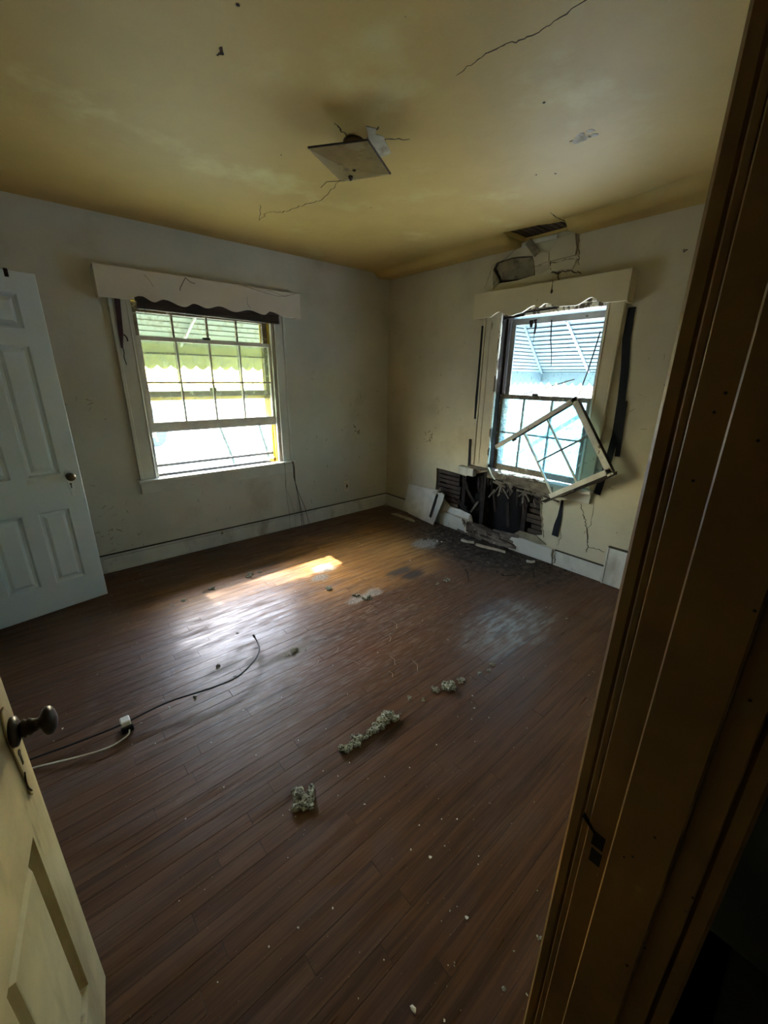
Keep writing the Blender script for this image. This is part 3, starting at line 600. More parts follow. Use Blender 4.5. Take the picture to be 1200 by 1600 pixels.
# valance boards
def valance(name, label, u0, u1, zt, prof, fn, mat, dep=.10):
    t = thing(name, label, 'valance', fn((u0 + u1) / 2, min(p[1] for p in prof), -.05))
    obj('front_board', B().plate([(u0, zt)] + prof + [(u1, zt)], [], fn, -dep, -dep + .016), mat, t)
    for u in (u0, u1):
        s_ = .016 if u == min(u0, u1) else -.016
        b = B(); q = [fn(a, c, d) for d in (-dep + .0165, -.031 if False else -.0005) for a, c in ((u, prof[0][1]), (u + s_, prof[0][1]), (u + s_, zt - .017), (u, zt - .017))]
        obj('side_board', b.add(q, [(0, 1, 2, 3), (7, 6, 5, 4), (0, 4, 5, 1), (1, 5, 6, 2), (2, 6, 7, 3), (3, 7, 4, 0)]), mat, t)
    b = B(); q = [fn(a, c, d) for d in (-dep + .0165, -.0005) for a, c in ((u0, zt - .016), (u1, zt - .016), (u1, zt), (u0, zt))]
    obj('top_board', b.add(q, [(0, 1, 2, 3), (7, 6, 5, 4), (0, 4, 5, 1), (1, 5, 6, 2), (2, 6, 7, 3), (3, 7, 4, 0)]), mat, t)
    return t
def scallop(knots):
    """smooth wavy edge through the measured crests and cusps"""
    out = []
    for i in range(len(knots) - 1):
        (a, za), (c, zc) = knots[i], knots[i + 1]
        for k in range(6):
            t = k / 6; s_ = (1 - math.cos(math.pi * t)) / 2; out.append((a + (c - a) * t, za + (zc - za) * s_))
    out.append(knots[-1]); return out
p1 = scallop([(-2.587, 1.934), (-2.43, 1.935), (-2.335, 1.968), (-2.258, 1.938), (-2.19, 1.962), (-2.06, 1.928), (-1.985, 1.958), (-1.90, 1.936), (-1.80, 1.960), (-1.69, 1.932), (-1.56, 1.958), (-1.445, 1.934), (-1.385, 1.966), (-1.25, 1.935), (-1.106, 1.934)])
v1 = valance('valance_board', 'pale scalloped wooden valance above the left window', -2.587, -1.106, 2.126, p1, lambda a, c, w_: (a, w_, c), m_valw)
p2 = scallop([(-1.186, 1.930), (-1.345, 1.930), (-1.430, 1.962), (-1.545, 1.924), (-1.62, 1.936), (-1.735, 1.976), (-1.775, 1.960), (-1.822, 1.980), (-1.95, 1.948), (-2.05, 1.944), (-2.15, 1.982), (-2.24, 1.940), (-2.375, 1.938)])
v2 = valance('valance_board', 'yellowed scalloped wooden valance above the broken right window', -1.186, -2.375, 2.116, p2, lambda a, c, w_: (w_, a, c), m_val)
for pts in ([(-2.03, 2.121), (-2.05, 2.09), (-2.075, 2.05), (-2.08, 2.03)], [(-2.03, 2.118), (-2.0, 2.095), (-1.97, 2.09)], [(-2.30, 2.10), (-2.27, 2.07), (-2.25, 2.03)], [(-1.60, 2.124), (-1.45, 2.10), (-1.30, 2.085), (-1.15, 2.12)], [(-1.40, 2.12), (-1.25, 2.09), (-1.2, 2.11)], [(-1.58, 2.05), (-1.585, 2.0), (-1.56, 1.97)]):
    obj('cobweb', B().tube([(a, -.1015, c) for a, c in pts], .0022 if pts[0][0] == -2.03 else .0011, 5), m_soot, v1)
obj('cobweb', B().tube([(-.101, -1.86, 2.12), (-.102, -1.862, 2.08), (-.101, -1.858, 2.05)], .002, 5), m_soot, v2)
obj('cobweb', B().lump((-.1, -1.862, 2.052), .010, 3, 1.4, 1), m_soot, v2)

# ================================================================ DOORS
def panel_door(t, wd, ht, rows, cols, mat, th=.035):
    """local frame: u from the free edge to the hinge (x), w out of the seen face (y negative), z up"""
    fn = lambda a, c, w_: (a, w_, c)
    holes = [rect(a, b_, c, d) for a, b_ in cols for c, d in rows]
    obj('door_frame', B().plate(rect(0, wd, .008, ht), holes, fn, 0, th), mat, t, local=True, bevel=.002)
    for a, b_ in cols:
        for c, d in rows:
            B_ = B(); rings = []
            for ins, dep in ((0, .0005), (.002, .006), (.008, .0165), (.020, .0165), (.036, .004), (.039, .0035)):
                rings.append([(a + ins, dep, c + ins), (b_ - ins, dep, c + ins), (b_ - ins, dep, d - ins), (a + ins, dep, d - ins)])
            back = [(x, th - y_, z) for q in (rings[-1], rings[0]) for x, y_, z in q]
            vs = [p for q in rings for p in q] + [(x, th - .003, z) for x, y_, z in rings[0]]
            fs = []
            for i in range(len(rings) - 1):
                for k in range(4): fs.append((4 * i + k, 4 * i + (k + 1) % 4, 4 * i + 4 + (k + 1) % 4, 4 * i + 4 + k))
            n = 4 * (len(rings) - 1); fs.append((n, n + 1, n + 2, n + 3)); fs.append((n + 7, n + 6, n + 5, n + 4))
            for k in range(4): fs.append((k, n + 4 + k, n + 4 + (k + 1) % 4, (k + 1) % 4))
            obj('panel', B_.add(vs, fs), mat, t, local=True)
def key_plate(t, u, z0, z1, mat, wd=.05):
    zc = z1 - wd * .9; o_ = []
    prof = [(0, z0), (.010, z0 + .012), (.008, z0 + .024), (wd * .42, zc - .03), (wd * .5, zc + .005), (wd * .36, zc + .03), (.014, z1 - .012), (.008, z1)]
    pts = [(u + a, c) for a, c in prof] + [(u - a, c) for a, c in prof[::-1] if a > 0]
    p = obj('key_plate', B().plate(pts, [], lambda a, c, w_: (a, w_, c), -.004, -.0002), mat, t, local=True, bevel=.0012)
    b = B().lathe([(0, .006), (.0012, .006)], (u, -.0052, zc - .055), (0, 1, 0), 10); b.box((u - .0028, -.0052, zc - .082), (u + .0028, -.004, zc - .055))
    obj('keyhole', b, m_soot, p, local=True)
    return zc
rows = [(.192, .655), (.878, 1.600), (1.690, 1.860)]
d1 = thing('door_1', 'white six-panel closet door standing open beside the left window', None, (-2.906, -.399, 0), (0, 0, math.atan2(.1641, .9864) + math.pi)); d1['kind'] = 'structure'
panel_door(d1, .583, 1.968, rows, [(.101, .253), (.331, .483)], m_door)
d1.rotation_euler = (0, 0, math.atan2(-.1641, -.9864)); 
for c_ in list(d1.children): c_.scale = (1, -1, 1)
key_plate(d1, .062, .725, .900, m_door, .042)
kn = [(0, .020), (.004, .020), (.006, .012), (.020, .010), (.026, .013), (.034, .024), (.044, .0275), (.054, .024), (.060, .014), (.062, .002)]
obj('knob', B().lathe([(h, r_ * .92) for h, r_ in kn], (.062, -.0045, .858), (0, -1, 0), 20), m_brass, d1, smooth=True, local=True)
obj('bracket', B().box((.112, -.004, 1.935), (.130, .0395, 1.976)), m_bronze, d1, local=True, bevel=.003)
obj('latch', B().box((-.004, .010, .83), (.0, .026, .90)), m_brass, d1, local=True)
for c_ in list(d1.children):
    if c_.name.split('.')[0] not in ('door_frame', 'panel'): c_.scale = (1, -1, 1)
d2 = thing('door_2', 'near yellowed panelled door with dark knob at the lower left', None, (-3.219, -2.624, 0), (0, 0, math.atan2(-math.cos(R(8)), -math.sin(R(8))))); d2['kind'] = 'structure'
panel_door(d2, .765, 2.0, rows, [(.105, .342), (.423, .660)], m_ydoor)
key_plate(d2, .050, .700, .905, m_ydoor, .05)
obj('rose', B().lathe([(0, .027), (.006, .027), (.010, .018), (.012, .015)], (.050, -.0042, .852), (0, -1, 0), 20), m_bronze, d2, smooth=True, local=True)
obj('knob', B().lathe([(0, .013), (.006, .0165), (.009, .013), (.013, .0155), (.019, .012), (.025, .010), (.029, .013), (.033, .022), (.038, .0265), (.044, .0255), (.049, .019), (.052, .010), (.053, .002)], (.050, -.016, .852), (0, -1, 0), 24), m_bronze, d2, smooth=True, local=True)
for c_ in list(d2.children): c_.scale = (1, -1, 1)
obj('scratch', B().tube([(.058, .0045, .765), (.066, .0045, .750), (.066, .0045, .735), (.055, .0045, .715)], .0016, 5), m_soot, d2, local=True)

# right doorway jamb with rebate, stop and casings
xj = -2.585
jb = obj('trim_2', B().box((xj, YF - .1365, 0), (xj + .022, YF - .010, 2.05)), m_jamb, recenter=False, bevel=.0015); struct(jb, 'dark brown doorway jamb in the right foreground')
obj('casing', B().box((xj + .007, YF + .0002, 0), (xj + .095, YF + .020, 2.14)), m_jamb, jb, bevel=.004)
obj('casing_edge', B().box((xj + .004, YF - .010, 0), (xj + .022, YF + .0, 2.05)), m_jamb, jb, bevel=.002)
obj('stop_strip', B().box((xj - .012, -3.513, 0), (xj - .0002, -3.449, 2.04)), m_jamb, jb, bevel=.002)
obj('casing', B().box((xj + .007, YF - .158, 0), (xj + .10, YF - .137, 2.14)), m_jamb, jb, bevel=.004)
sp = obj('strike_recess', B().box((xj - .0008, -3.441, .770), (xj + .001, -3.421, .860)), m_jamb, jb)
obj('strike_hole', B().box((xj - .0016, -3.440, .822), (xj - .0004, -3.424, .848)), m_void, sp)
obj('strike_hole', B().box((xj - .0016, -3.441, .790), (xj - .0004, -3.426, .816)), m_void, sp)
obj('strike_hole', B().bar((xj - .001, -3.426, .846), (xj - .001, -3.406, .862), .0012, .007, (1, 0, 0)), m_void, sp)
for k in range(26):
    a, c = rr.uniform(-3.54, -3.42), rr.uniform(.2, 1.9); st_ = xj - .0125 if -3.51 < a < -3.452 else xj - .0004
    obj('stain', B().lathe([(0, .0016), (.0006, .001)], (st_, a, c), (-1, 0, 0), 6), m_void, jb)
# left jamb and head of the same doorway (behind the near door)
j3 = obj('trim_3', B().box((-3.360, YF - .1365, 0), (-3.338, YF - .002, 2.05)), m_jamb, recenter=False); struct(j3, 'brown doorway jamb behind the near door')
j4 = obj('trim_4', B().box((-3.337, YF - .1365, 2.008), (xj - .001, YF - .002, 2.03)), m_jamb, recenter=False); struct(j4, 'brown head of the near doorway')

# ================================================================ CEILING LIGHT
cl = thing('ceiling_light', 'square amber glass ceiling light hanging askew from the ceiling', 'lamp', (-1.766, -1.79, H))
obj('canopy', B().lathe([(0, .046), (.012, .050), (.026, .043), (.036, .026), (.040, .016)], (-1.77, -1.775, H - .0005), (0, 0, -1), 24), m_canopy, cl, smooth=True)
obj('stem', B().tube([(-1.77, -1.775, H - .03), (-1.785, -1.795, H - .07), (-1.80, -1.815, H - .125)], .008, 8), m_bronze, cl)
cor = [Vector((-2.005, -1.775, 2.345)), Vector((-1.859, -1.985, 2.345)), Vector((-1.625, -1.855, 2.335)), Vector((-1.75, -1.650, 2.330))]
N = 12; vs = []
for i in range(N + 1):
    for j in range(N + 1):
        a, c = i / N, j / N
        p = cor[0] * (1 - a) * (1 - c) + cor[1] * a * (1 - c) + cor[2] * a * c + cor[3] * (1 - a) * c
        q = max(abs(2 * a - 1), abs(2 * c - 1)); p = p + Vector((0, 0, -.022 * (1 - q ** 2.2)))
        vs.append(p)
k = len(vs); vs2 = [p + Vector((0, 0, .004)) for p in vs]
fs = [(i * (N + 1) + j, i * (N + 1) + j + 1, (i + 1) * (N + 1) + j + 1, (i + 1) * (N + 1) + j) for i in range(N) for j in range(N)]
fs2 = [tuple(x + k for x in f)[::-1] for f in fs]; ed = []
bd = [i * (N + 1) for i in range(N + 1)] + [N * (N + 1) + j for j in range(1, N + 1)] + [i * (N + 1) + N for i in range(N - 1, -1, -1)] + [j for j in range(N - 1, 0, -1)]
for i in range(len(bd)): a, c = bd[i], bd[(i + 1) % len(bd)]; ed.append((a, c, c + k, a + k))
obj('shade', B().add(vs + vs2, fs + fs2 + ed), m_shade, cl, smooth=False)
obj('finial', B().lathe([(0, .011), (.006, .011), (.014, .005), (.018, .001)], (-1.775, -1.755, 2.316), (0, 0, -1), 12), m_bronze, cl, smooth=True)
rim = B()
for i in (0, 1): rim.bar(cor[i] + Vector((0, 0, .002)), cor[(i + 1) % 4] + Vector((0, 0, .002)), .005, .006)
obj('rim', rim, m_soot, cl)
obj('cobweb', B().tube([(-1.76, -1.66, 2.33), (-1.70, -1.45, 2.40), (-1.64, -1.30, 2.43)], .0013, 5), m_soot, cl)

# ================================================================ THINGS AT THE WALLS
# fallen sash hung askew before the right window
ang = R(-34.6); du = Vector((0, math.cos(ang), math.sin(ang))); dv = Vector((0, math.sin(ang), -math.cos(ang)))
A0 = Vector((-.082, -2.145, 1.350))
ff = lambda a, c, w_: tuple(A0 + du * a + dv * c + Vector((-w_, 0, 0)))     # a along the top rail, c down the stile, w towards the room
fsash = thing('fallen_sash', 'loose six-pane window sash hanging tilted in front of the right window', 'window sash', tuple(A0 + du * .3 + dv * .55))
def fb(a0, a1, c0, c1, w0=-.015, w1=.015):
    P = [ff(*q) for q in ((a0, c0, w0), (a1, c0, w0), (a1, c1, w0), (a0, c1, w0), (a0, c0, w1), (a1, c0, w1), (a1, c1, w1), (a0, c1, w1))]
    return B().add(P, [(0, 3, 2, 1), (4, 5, 6, 7), (0, 1, 5, 4), (1, 2, 6, 5), (2, 3, 7, 6), (3, 0, 4, 7)])
obj('top_rail', fb(.0, .765, .0, .034), m_sashw, fsash, bevel=.002)
obj('dark_edge', fb(.036, .60, .034, .041, -.012, .010), m_rot, fsash)
obj('stile', fb(-.002, .042, .0, .612), m_sashw, fsash, bevel=.002)
obj('stile_edge', fb(-.008, -.002, .03, .60, -.015, .013), m_rot, fsash)
obj('bottom_rail', fb(.0, .500, .562, .600), m_sashw, fsash, bevel=.002)
obj('rotten_edge', B().plate([(-.02, .602), (.10, .600), (.30, .601), (.50, .590), (.60, .590), (.55, .612), (.46, .612), (.40, .626), (.25, .622), (.12, .628), (-.01, .622)], [], ff, -.015, .013), m_rot, fsash)
for k in range(6): obj('rotten_edge', fb(.30 + k * .035, .36 + k * .04, .604 + .003 * (k % 3), .612 + .004 * (k % 2), .010, .018), m_rotg, fsash)
obj('muntin', fb(.255, .267, .034, .562, -.008, .008), m_sashw, fsash)
obj('muntin', fb(.470, .484, .040, .590, -.009, .009), m_sashw, fsash)
obj('muntin', fb(.042, .470, .288, .300, -.008, .008), m_sashd, fsash)
for a0, a1, c0, c1 in ((.042, .255, .034, .288), (.267, .470, .034, .288), (.042, .255, .300, .562), (.267, .470, .300, .562)):
    obj('pane', fb(a0 + .001, a1 - .001, c0 + .001, c1 - .001, -.001, .001), m_clear, fsash)
obj('putty_flake', fb(.56, .60, .034, .052, -.004, .004), m_sashd, fsash)
obj('putty_flake', fb(.30, .42, .036, .043, .004, .010), m_rotg, fsash)
tag(obj('sash_cord', B().tube([(-.022, -2.212, 1.775), (-.035, -2.20, 1.66), (-.055, -2.185, 1.52), (-.080, -2.158, 1.352)], .004, 6), m_cord), 'dark cord holding the corner of the hanging sash', 'cord')

def strip(label, pts, wid, x0=-.004, th=.003, mat=m_black, group='black strips beside the right window'):
    """flat strip on the right wall through (y, z) points"""
    b = B(); n = len(pts); vs = []
    for i, p in enumerate(pts):
        d = (Vector(pts[min(i + 1, n - 1)]) - Vector(pts[max(0, i - 1)])).normalized(); q = Vector((-d.y, d.x)) * wid[i] / 2
        for s_, xx in ((1, x0), (-1, x0), (-1, x0 - th), (1, x0 - th)): vs.append((xx, p[0] + q.x * s_, p[1] + q.y * s_))
    fs = [(0, 1, 2, 3), (4 * n - 1, 4 * n - 2, 4 * n - 3, 4 * n - 4)]
    for i in range(n - 1):
        for k in range(4): fs.append((4 * i + k, 4 * i + 4 + k, 4 * i + 4 + (k + 1) % 4, 4 * i + (k + 1) % 4))
    o = obj('black_strip', b.add(vs, fs), mat); return tag(o, label, 'strip', group)
strip('long black strip hanging right of the broken window', [(-2.378, 1.908), (-2.38, 1.72), (-2.405, 1.54), (-2.42, 1.34), (-2.425, 1.10), (-2.41, .90), (-2.375, .66)], (.045, .050, .050, .050, .045, .045, .050))
strip('short black strip overlapping the lower half of the long right strip', [(-2.447, 1.33), (-2.455, 1.15), (-2.465, .955)], (.030, .032, .035), x0=-.009)
strip('narrow black strip left of the broken window casing', [(-1.218, 1.885), (-1.220, 1.50), (-1.218, 1.30), (-1.222, 1.11)], (.018, .022, .028, .024))
strip('short black strip standing above the left end of the hole', [(-1.186, .925), (-1.190, .80), (-1.196, .66)], (.028, .026, .030))
strip('small black strip hanging below the right window stool', [(-2.130, .555), (-2.128, .42), (-2.118, .34), (-2.112, .245)], (.018, .034, .050, .052))
st = thing('window_strap', 'dark maroon strap hanging down the left window casing', 'strap', (-2.492, -.040, 1.50))
b = B()
for (xa, za, wa), (xb, zb, wb_) in (((-2.470, 1.96, .034), (-2.486, 1.72, .028)), ((-2.486, 1.72, .028), (-2.494, 1.63, .012))):
    b.add([(xa - wa / 2, -.037, za), (xa + wa / 2, -.037, za), (xb + wb_ / 2, -.037, zb), (xb - wb_ / 2, -.037, zb), (xa - wa / 2, -.034, za), (xa + wa / 2, -.034, za), (xb + wb_ / 2, -.034, zb), (xb - wb_ / 2, -.034, zb)],
          [(0, 1, 2, 3), (7, 6, 5, 4), (0, 4, 5, 1), (1, 5, 6, 2), (2, 6, 7, 3), (3, 7, 4, 0)])
obj('strap', b, m_maroon, st)
obj('cord_end', B().tube([(-2.492, -.036, 1.66), (-2.486, -.036, 1.60), (-2.492, -.036, 1.57), (-2.484, -.036, 1.52)], .003, 6), m_cord, st)
obj('hook', B().tube([(-2.47, -.040, 1.72), (-2.455, -.040, 1.70), (-2.452, -.040, 1.675)], .005, 6), m_bronze, st)
# thin wires hanging from the left window's stool
tw1 = thing('thin_wires', 'bundle of dark thin wires trailing from the right end of the left window stool', 'wires', (-1.25, -.075, .69))
tw2 = thing('thin_wires', 'two faint brown wires hanging just left of the darker wire bundle', 'wires', (-1.342, -.075, .69))
for i, pts in enumerate(([(-1.255, -.075, .690), (-1.245, -.074, .655), (-1.222, -.03, .50), (-1.195, -.026, .36), (-1.175, -.026, .20), (-1.165, -.030, .004)],
                        [(-1.250, -.075, .688), (-1.238, -.072, .63), (-1.215, -.03, .46), (-1.185, -.026, .30), (-1.16, -.028, .15), (-1.145, -.034, .004)],
                        [(-1.262, -.074, .690), (-1.252, -.072, .66), (-1.228, -.03, .52), (-1.19, -.026, .37), (-1.12, -.027, .18), (-1.085, -.034, .004)],
                        [(-1.340, -.075, .688), (-1.335, -.073, .62), (-1.322, -.03, .45), (-1.31, -.026, .28), (-1.30, -.028, .14), (-1.305, -.036, .004)],
                        [(-1.345, -.075, .688), (-1.335, -.073, .62), (-1.318, -.03, .42), (-1.27, -.026, .27), (-1.24, -.028, .14), (-1.25, -.036, .004)])):
    obj('strand', B().tube(pts, .0026 if i < 3 else .0018, 5), m_soot if i < 3 else m_brown, tw1 if i < 3 else tw2)
# tube on the sill
tb = thing('plastic_tube', 'small pale tube with amber cap lying on the left window sill', 'tube', (-1.42, .02, .688))
a_, c_ = Vector((-1.475, .095, .697)), Vector((-1.405, -.030, .708)); dd = (c_ - a_).normalized()
obj('tube_body', B().lathe([(0, .015), (.09, .018)], a_ + Vector((0, 0, .012)), dd, 14), m_cordw, tb, smooth=False)
obj('cap', B().lathe([(0, .020), (.045, .021), (.050, .019)], a_ + Vector((0, 0, .012)) + dd * .09, dd, 16), m_amber, tb)
# outlet
ou = thing('wall_outlet', 'beige electrical outlet low on the back wall near the corner', 'outlet', (-.582, 0, .262))
obj('cover_plate', B().box((-.618, -.006, .262), (-.548, -.0002, .380)), m_outlet, ou, bevel=.003)
for z in (.343, .299):
    s_ = obj('socket', B().lathe([(0, .017), (.003, .016)], (-.583, -.006, z), (0, -1, 0), 14), m_outlet, ou)
    for dx in (-.007, .007): obj('slot', B().box((-.583 + dx - .002, -.0096, z - .007), (-.583 + dx + .002, -.0088, z + .008)), m_soot, s_)
    obj('slot', B().lathe([(0, .003), (.0006, .003)], (-.583, -.0088, z - .012), (0, -1, 0), 8), m_soot, s_)
obj('scorch_mark', B().lump((-.577, -.008, .322), .012, 4, 1.6, 1), m_soot, ou)
# leaning panel and its broken stick
def slab(P, nrm, th):
    n = Vector(nrm) * th; P = [Vector(p) for p in P]; k = len(P); Q = [p + n for p in P]
    return B().add(P + Q, [tuple(range(k)), tuple(range(2 * k - 1, k - 1, -1))] + [(i, (i + 1) % k, (i + 1) % k + k, i + k) for i in range(k)])
lp = obj('wall_panel', slab([(-.026, -.42, .347), (-.028, -.63, .352), (-.027, -.865, .362), (-.082, -.868, .002), (-.072, -.70, .006), (-.060, -.47, .02), (-.050, -.372, .055)], (-.985, 0, -.15), .012), m_patch)
tag(lp, 'pale square wall panel leaning against the right wall by the corner', 'panel')
bt = thing('broken_trim', 'splintered white trim stick propped against the edge of the leaning panel', 'trim', (-.10, -.88, 0))
obj('stick', slab([(-.050, -.885, .375), (-.046, -.960, .345), (-.056, -.958, .28), (-.082, -.90, .10), (-.098, -.875, .004), (-.098, -.86, .03), (-.085, -.862, .10)], (-.985, 0, -.15), .016), m_trim, bt, bevel=.002)
obj('dark_core', slab([(-.068, -.866, .33), (-.066, -.892, .33), (-.098, -.832, .075), (-.099, -.815, .09)], (-.985, 0, -.15), .012), m_rot, bt)
obj('torn_end', B().lump((-.066, -.845, .335), .030, 8, 1.0, 2, .5), m_patch, bt)
obj('torn_end', B().lump((-.060, -.905, .375), .026, 9, 1.0, 2, .6), m_rotg, bt)
tag(obj('plaster_sliver', slab([(-.205, -.325, .002), (-.150, -.355, .002), (-.135, -.55, .002), (-.158, -.66, .002), (-.200, -.69, .002), (-.205, -.5, .002)], (0, 0, 1), .006), m_plaster), 'long pale plaster sliver lying on the floor before the leaning panel', 'plaster')
tag(obj('plaster_crumb', B().lump((-.045, -.04, .008), .018, 2, .5, 1).lump((-.06, -.07, .006), .012, 5, .5, 1), m_plaster), 'pale plaster crumb in the corner of the baseboards', 'plaster')

# ================================================================ ON THE FLOOR
pc = thing('power_cord', 'black cord with white plug trailing across the floor', 'cord', (-3.03, -1.76, 0))
P = [(-3.40, -1.705, .008), (-3.329, -1.717, .012), (-3.2, -1.744, .018), (-3.044, -1.778, .035), (-2.866, -1.78, .045), (-2.68, -1.822, .05), (-2.559, -1.828, .05), (-2.451, -1.768, .045), (-2.397, -1.71, .035), (-2.364, -1.65, .025), (-2.347, -1.587, .02), (-2.346, -1.552, .03)]
def smoothpts(P, n=5):
    out = []; P = [Vector(p) for p in P]
    for i in range(len(P) - 1):
        p0, p1, p2, p3 = P[max(i - 1, 0)], P[i], P[i + 1], P[min(i + 2, len(P) - 1)]
        for k in range(n):
            t = k / n; out.append(.5 * ((2 * p1) + (p2 - p0) * t + (2 * p0 - 5 * p1 + 4 * p2 - p3) * t * t + (3 * p1 - p0 - 3 * p2 + p3) * t ** 3))
    out.append(P[-1]); return out
obj('cable', B().tube(smoothpts(P), .0042, 8), m_cord, pc)
obj('cable_end', B().lathe([(0, .006), (.016, .006), (.02, .003)], (-2.346, -1.552, .030), (-.1, .6, .5), 10), m_cord, pc)
pl = obj('plug', B().box((-3.046, -1.790, .002), (-3.010, -1.748, .048)), m_cordw, pc, bevel=.004)
obj('plug_face', B().box((-3.050, -1.806, .001), (-3.004, -1.791, .030)), m_cord, pl, bevel=.003)
obj('white_wire', B().tube(smoothpts([(-3.022, -1.806, .014), (-3.035, -1.835, .015), (-3.102, -1.852, .015), (-3.186, -1.828, .013), (-3.266, -1.795, .010), (-3.33, -1.767, .008), (-3.39, -1.75, .006)]), .0032, 8), m_cordw, pc)

DEB = [(-2.604, -2.536, .061), (-2.601, -2.581, .023), (-2.35, -2.478, .032), (-2.292, -2.470, .036), (-2.236, -2.469, .020), (-2.19, -2.462, .023), (-2.148, -2.474, .044), (-2.061, -2.481, .013), (-1.962, -2.438, .02), (-1.965, -2.472, .009), (-1.916, -2.487, .023), (-1.833, -2.485, .03), (-1.757, -2.515, .05), (-1.681, -2.514, .03), (-1.625, -2.543, .014), (-1.567, -2.548, .023), (-1.512, -2.568, .023), (-1.456, -2.557, .027), (-1.408, -2.577, .015), (-1.681, -1.311, .041), (-1.582, -1.509, .032), (-1.541, -1.588, .045), (-1.323, -1.766, .018), (-1.616, -1.775, .017), (-1.852, -1.756, .016), (-2.016, -1.787, .015), (-2.096, -1.76, .014), (-2.16, -1.805, .015), (-2.218, -1.772, .029), (-2.264, -1.783, .017), (-1.013, -1.76, .029), (-.919, -1.772, .035), (-1.071, -1.762, .014), (-1.5, -1.77, .013), (-1.44, -1.8, .013), (-2.326, -.782, .032), (-2.39, -.788, .018), (-2.53, -.818, .022), (-2.601, -.844, .017), (-2.606, -.819, .013), (-2.036, -.752, .044), (-1.948, -.741, .025), (-2.394, -1.41, .015), (-2.588, -1.628, .02), (-2.742, -1.775, .018), (-2.859, -1.77, .014), (-2.975, -1.787, .011), (-.708, -2.6, .016), (-2.461, -3.294, .016), (-2.306, -3.301, .014), (-2.425, -3.339, .012), (-2.378, -3.271, .008), (-2.205, -3.242, .007), (-2.274, -2.346, .011), (-2.548, -1.755, .013), (-2.444, -3.102, .007), (-2.523, -3.185, .009)]
SPEC = {0: 'large loose grey-green clump nearest the camera on the floor', 2: 'long grey-green clump at the near end of the debris row', 3: 'grey-green clump in the middle of the large debris pair', 4: 'slim grey-green clump joining the two large clumps', 6: 'tall grey-green clump just past the long one in the row',
        12: 'biggest grey-green clump in the far half of the debris row', 19: 'pale clump at the foot of the grey stain on orange boards', 21: 'flat grey clump right of the grey stain', 20: 'small dark clump beside the flat grey one', 40: 'pale clump lying in the sunlit strip of floor', 35: 'pale yellowish clump at the left end of the sunlit strip',
        31: 'grey clump nearest the broken wall among the middle crumbs', 47: 'lone dark crumb on bare boards before the right plinth', 48: 'pale green double crumb nearest the doorway jamb', 49: 'yellowish crumb against the right doorway jamb', 43: 'lone crumb in the bluish reflection on the floor'}
for i, (x, y_, s_) in enumerate(DEB):
    s_ *= 1.35 if i == 0 else 1.7 if i < 7 else 1.3
    b = B(); r0 = s_ * .5
    nl = 24 if i == 0 else 14 if s_ > .05 else (9 if s_ > .035 else (6 if s_ > .022 else 3))
    for k in range(nl):
        a = rnd.uniform(0, 6.28); q = r0 * rnd.uniform(0, .95) if k else 0
        lr = r0 * rnd.uniform(.28, .52)
        ex = 1.9 if i in (2, 3, 6) else 1.25
        if i == 0: lr *= .72
        b.lump((x + q * math.cos(a) * ex, y_ + q * math.sin(a), lr * .45 + (rnd.uniform(0, r0 * (.10 if i == 0 else .2)) if k else 0)), lr, i * 13 + k, .75, 2 if s_ > .025 else 1, .8)
    o = obj('debris_clump', b, m_deb)
    if i in SPEC: tag(o, SPEC[i], 'debris', 'loose debris clumps on the floor')
    elif i < 19: tag(o, 'small grey-green crumb in the debris row towards the right window', 'debris', 'crumbs in the long debris row')
    elif i in (36, 37, 38, 39, 41): tag(o, 'small crumb on the sunlit boards before the left window', 'debris', 'crumbs on the sunlit boards')
    elif i < 35 or i in (42,): tag(o, 'small dark crumb in the row across the middle of the floor', 'debris', 'crumbs across the middle floor')
    elif i in (50, 51, 52, 55, 56): tag(o, 'tiny crumb on the dark boards near the doorway jamb', 'debris', 'crumbs near the doorway jamb')
    else: tag(o, 'small dark crumb beside the black cord', 'debris', 'crumbs beside the cord')

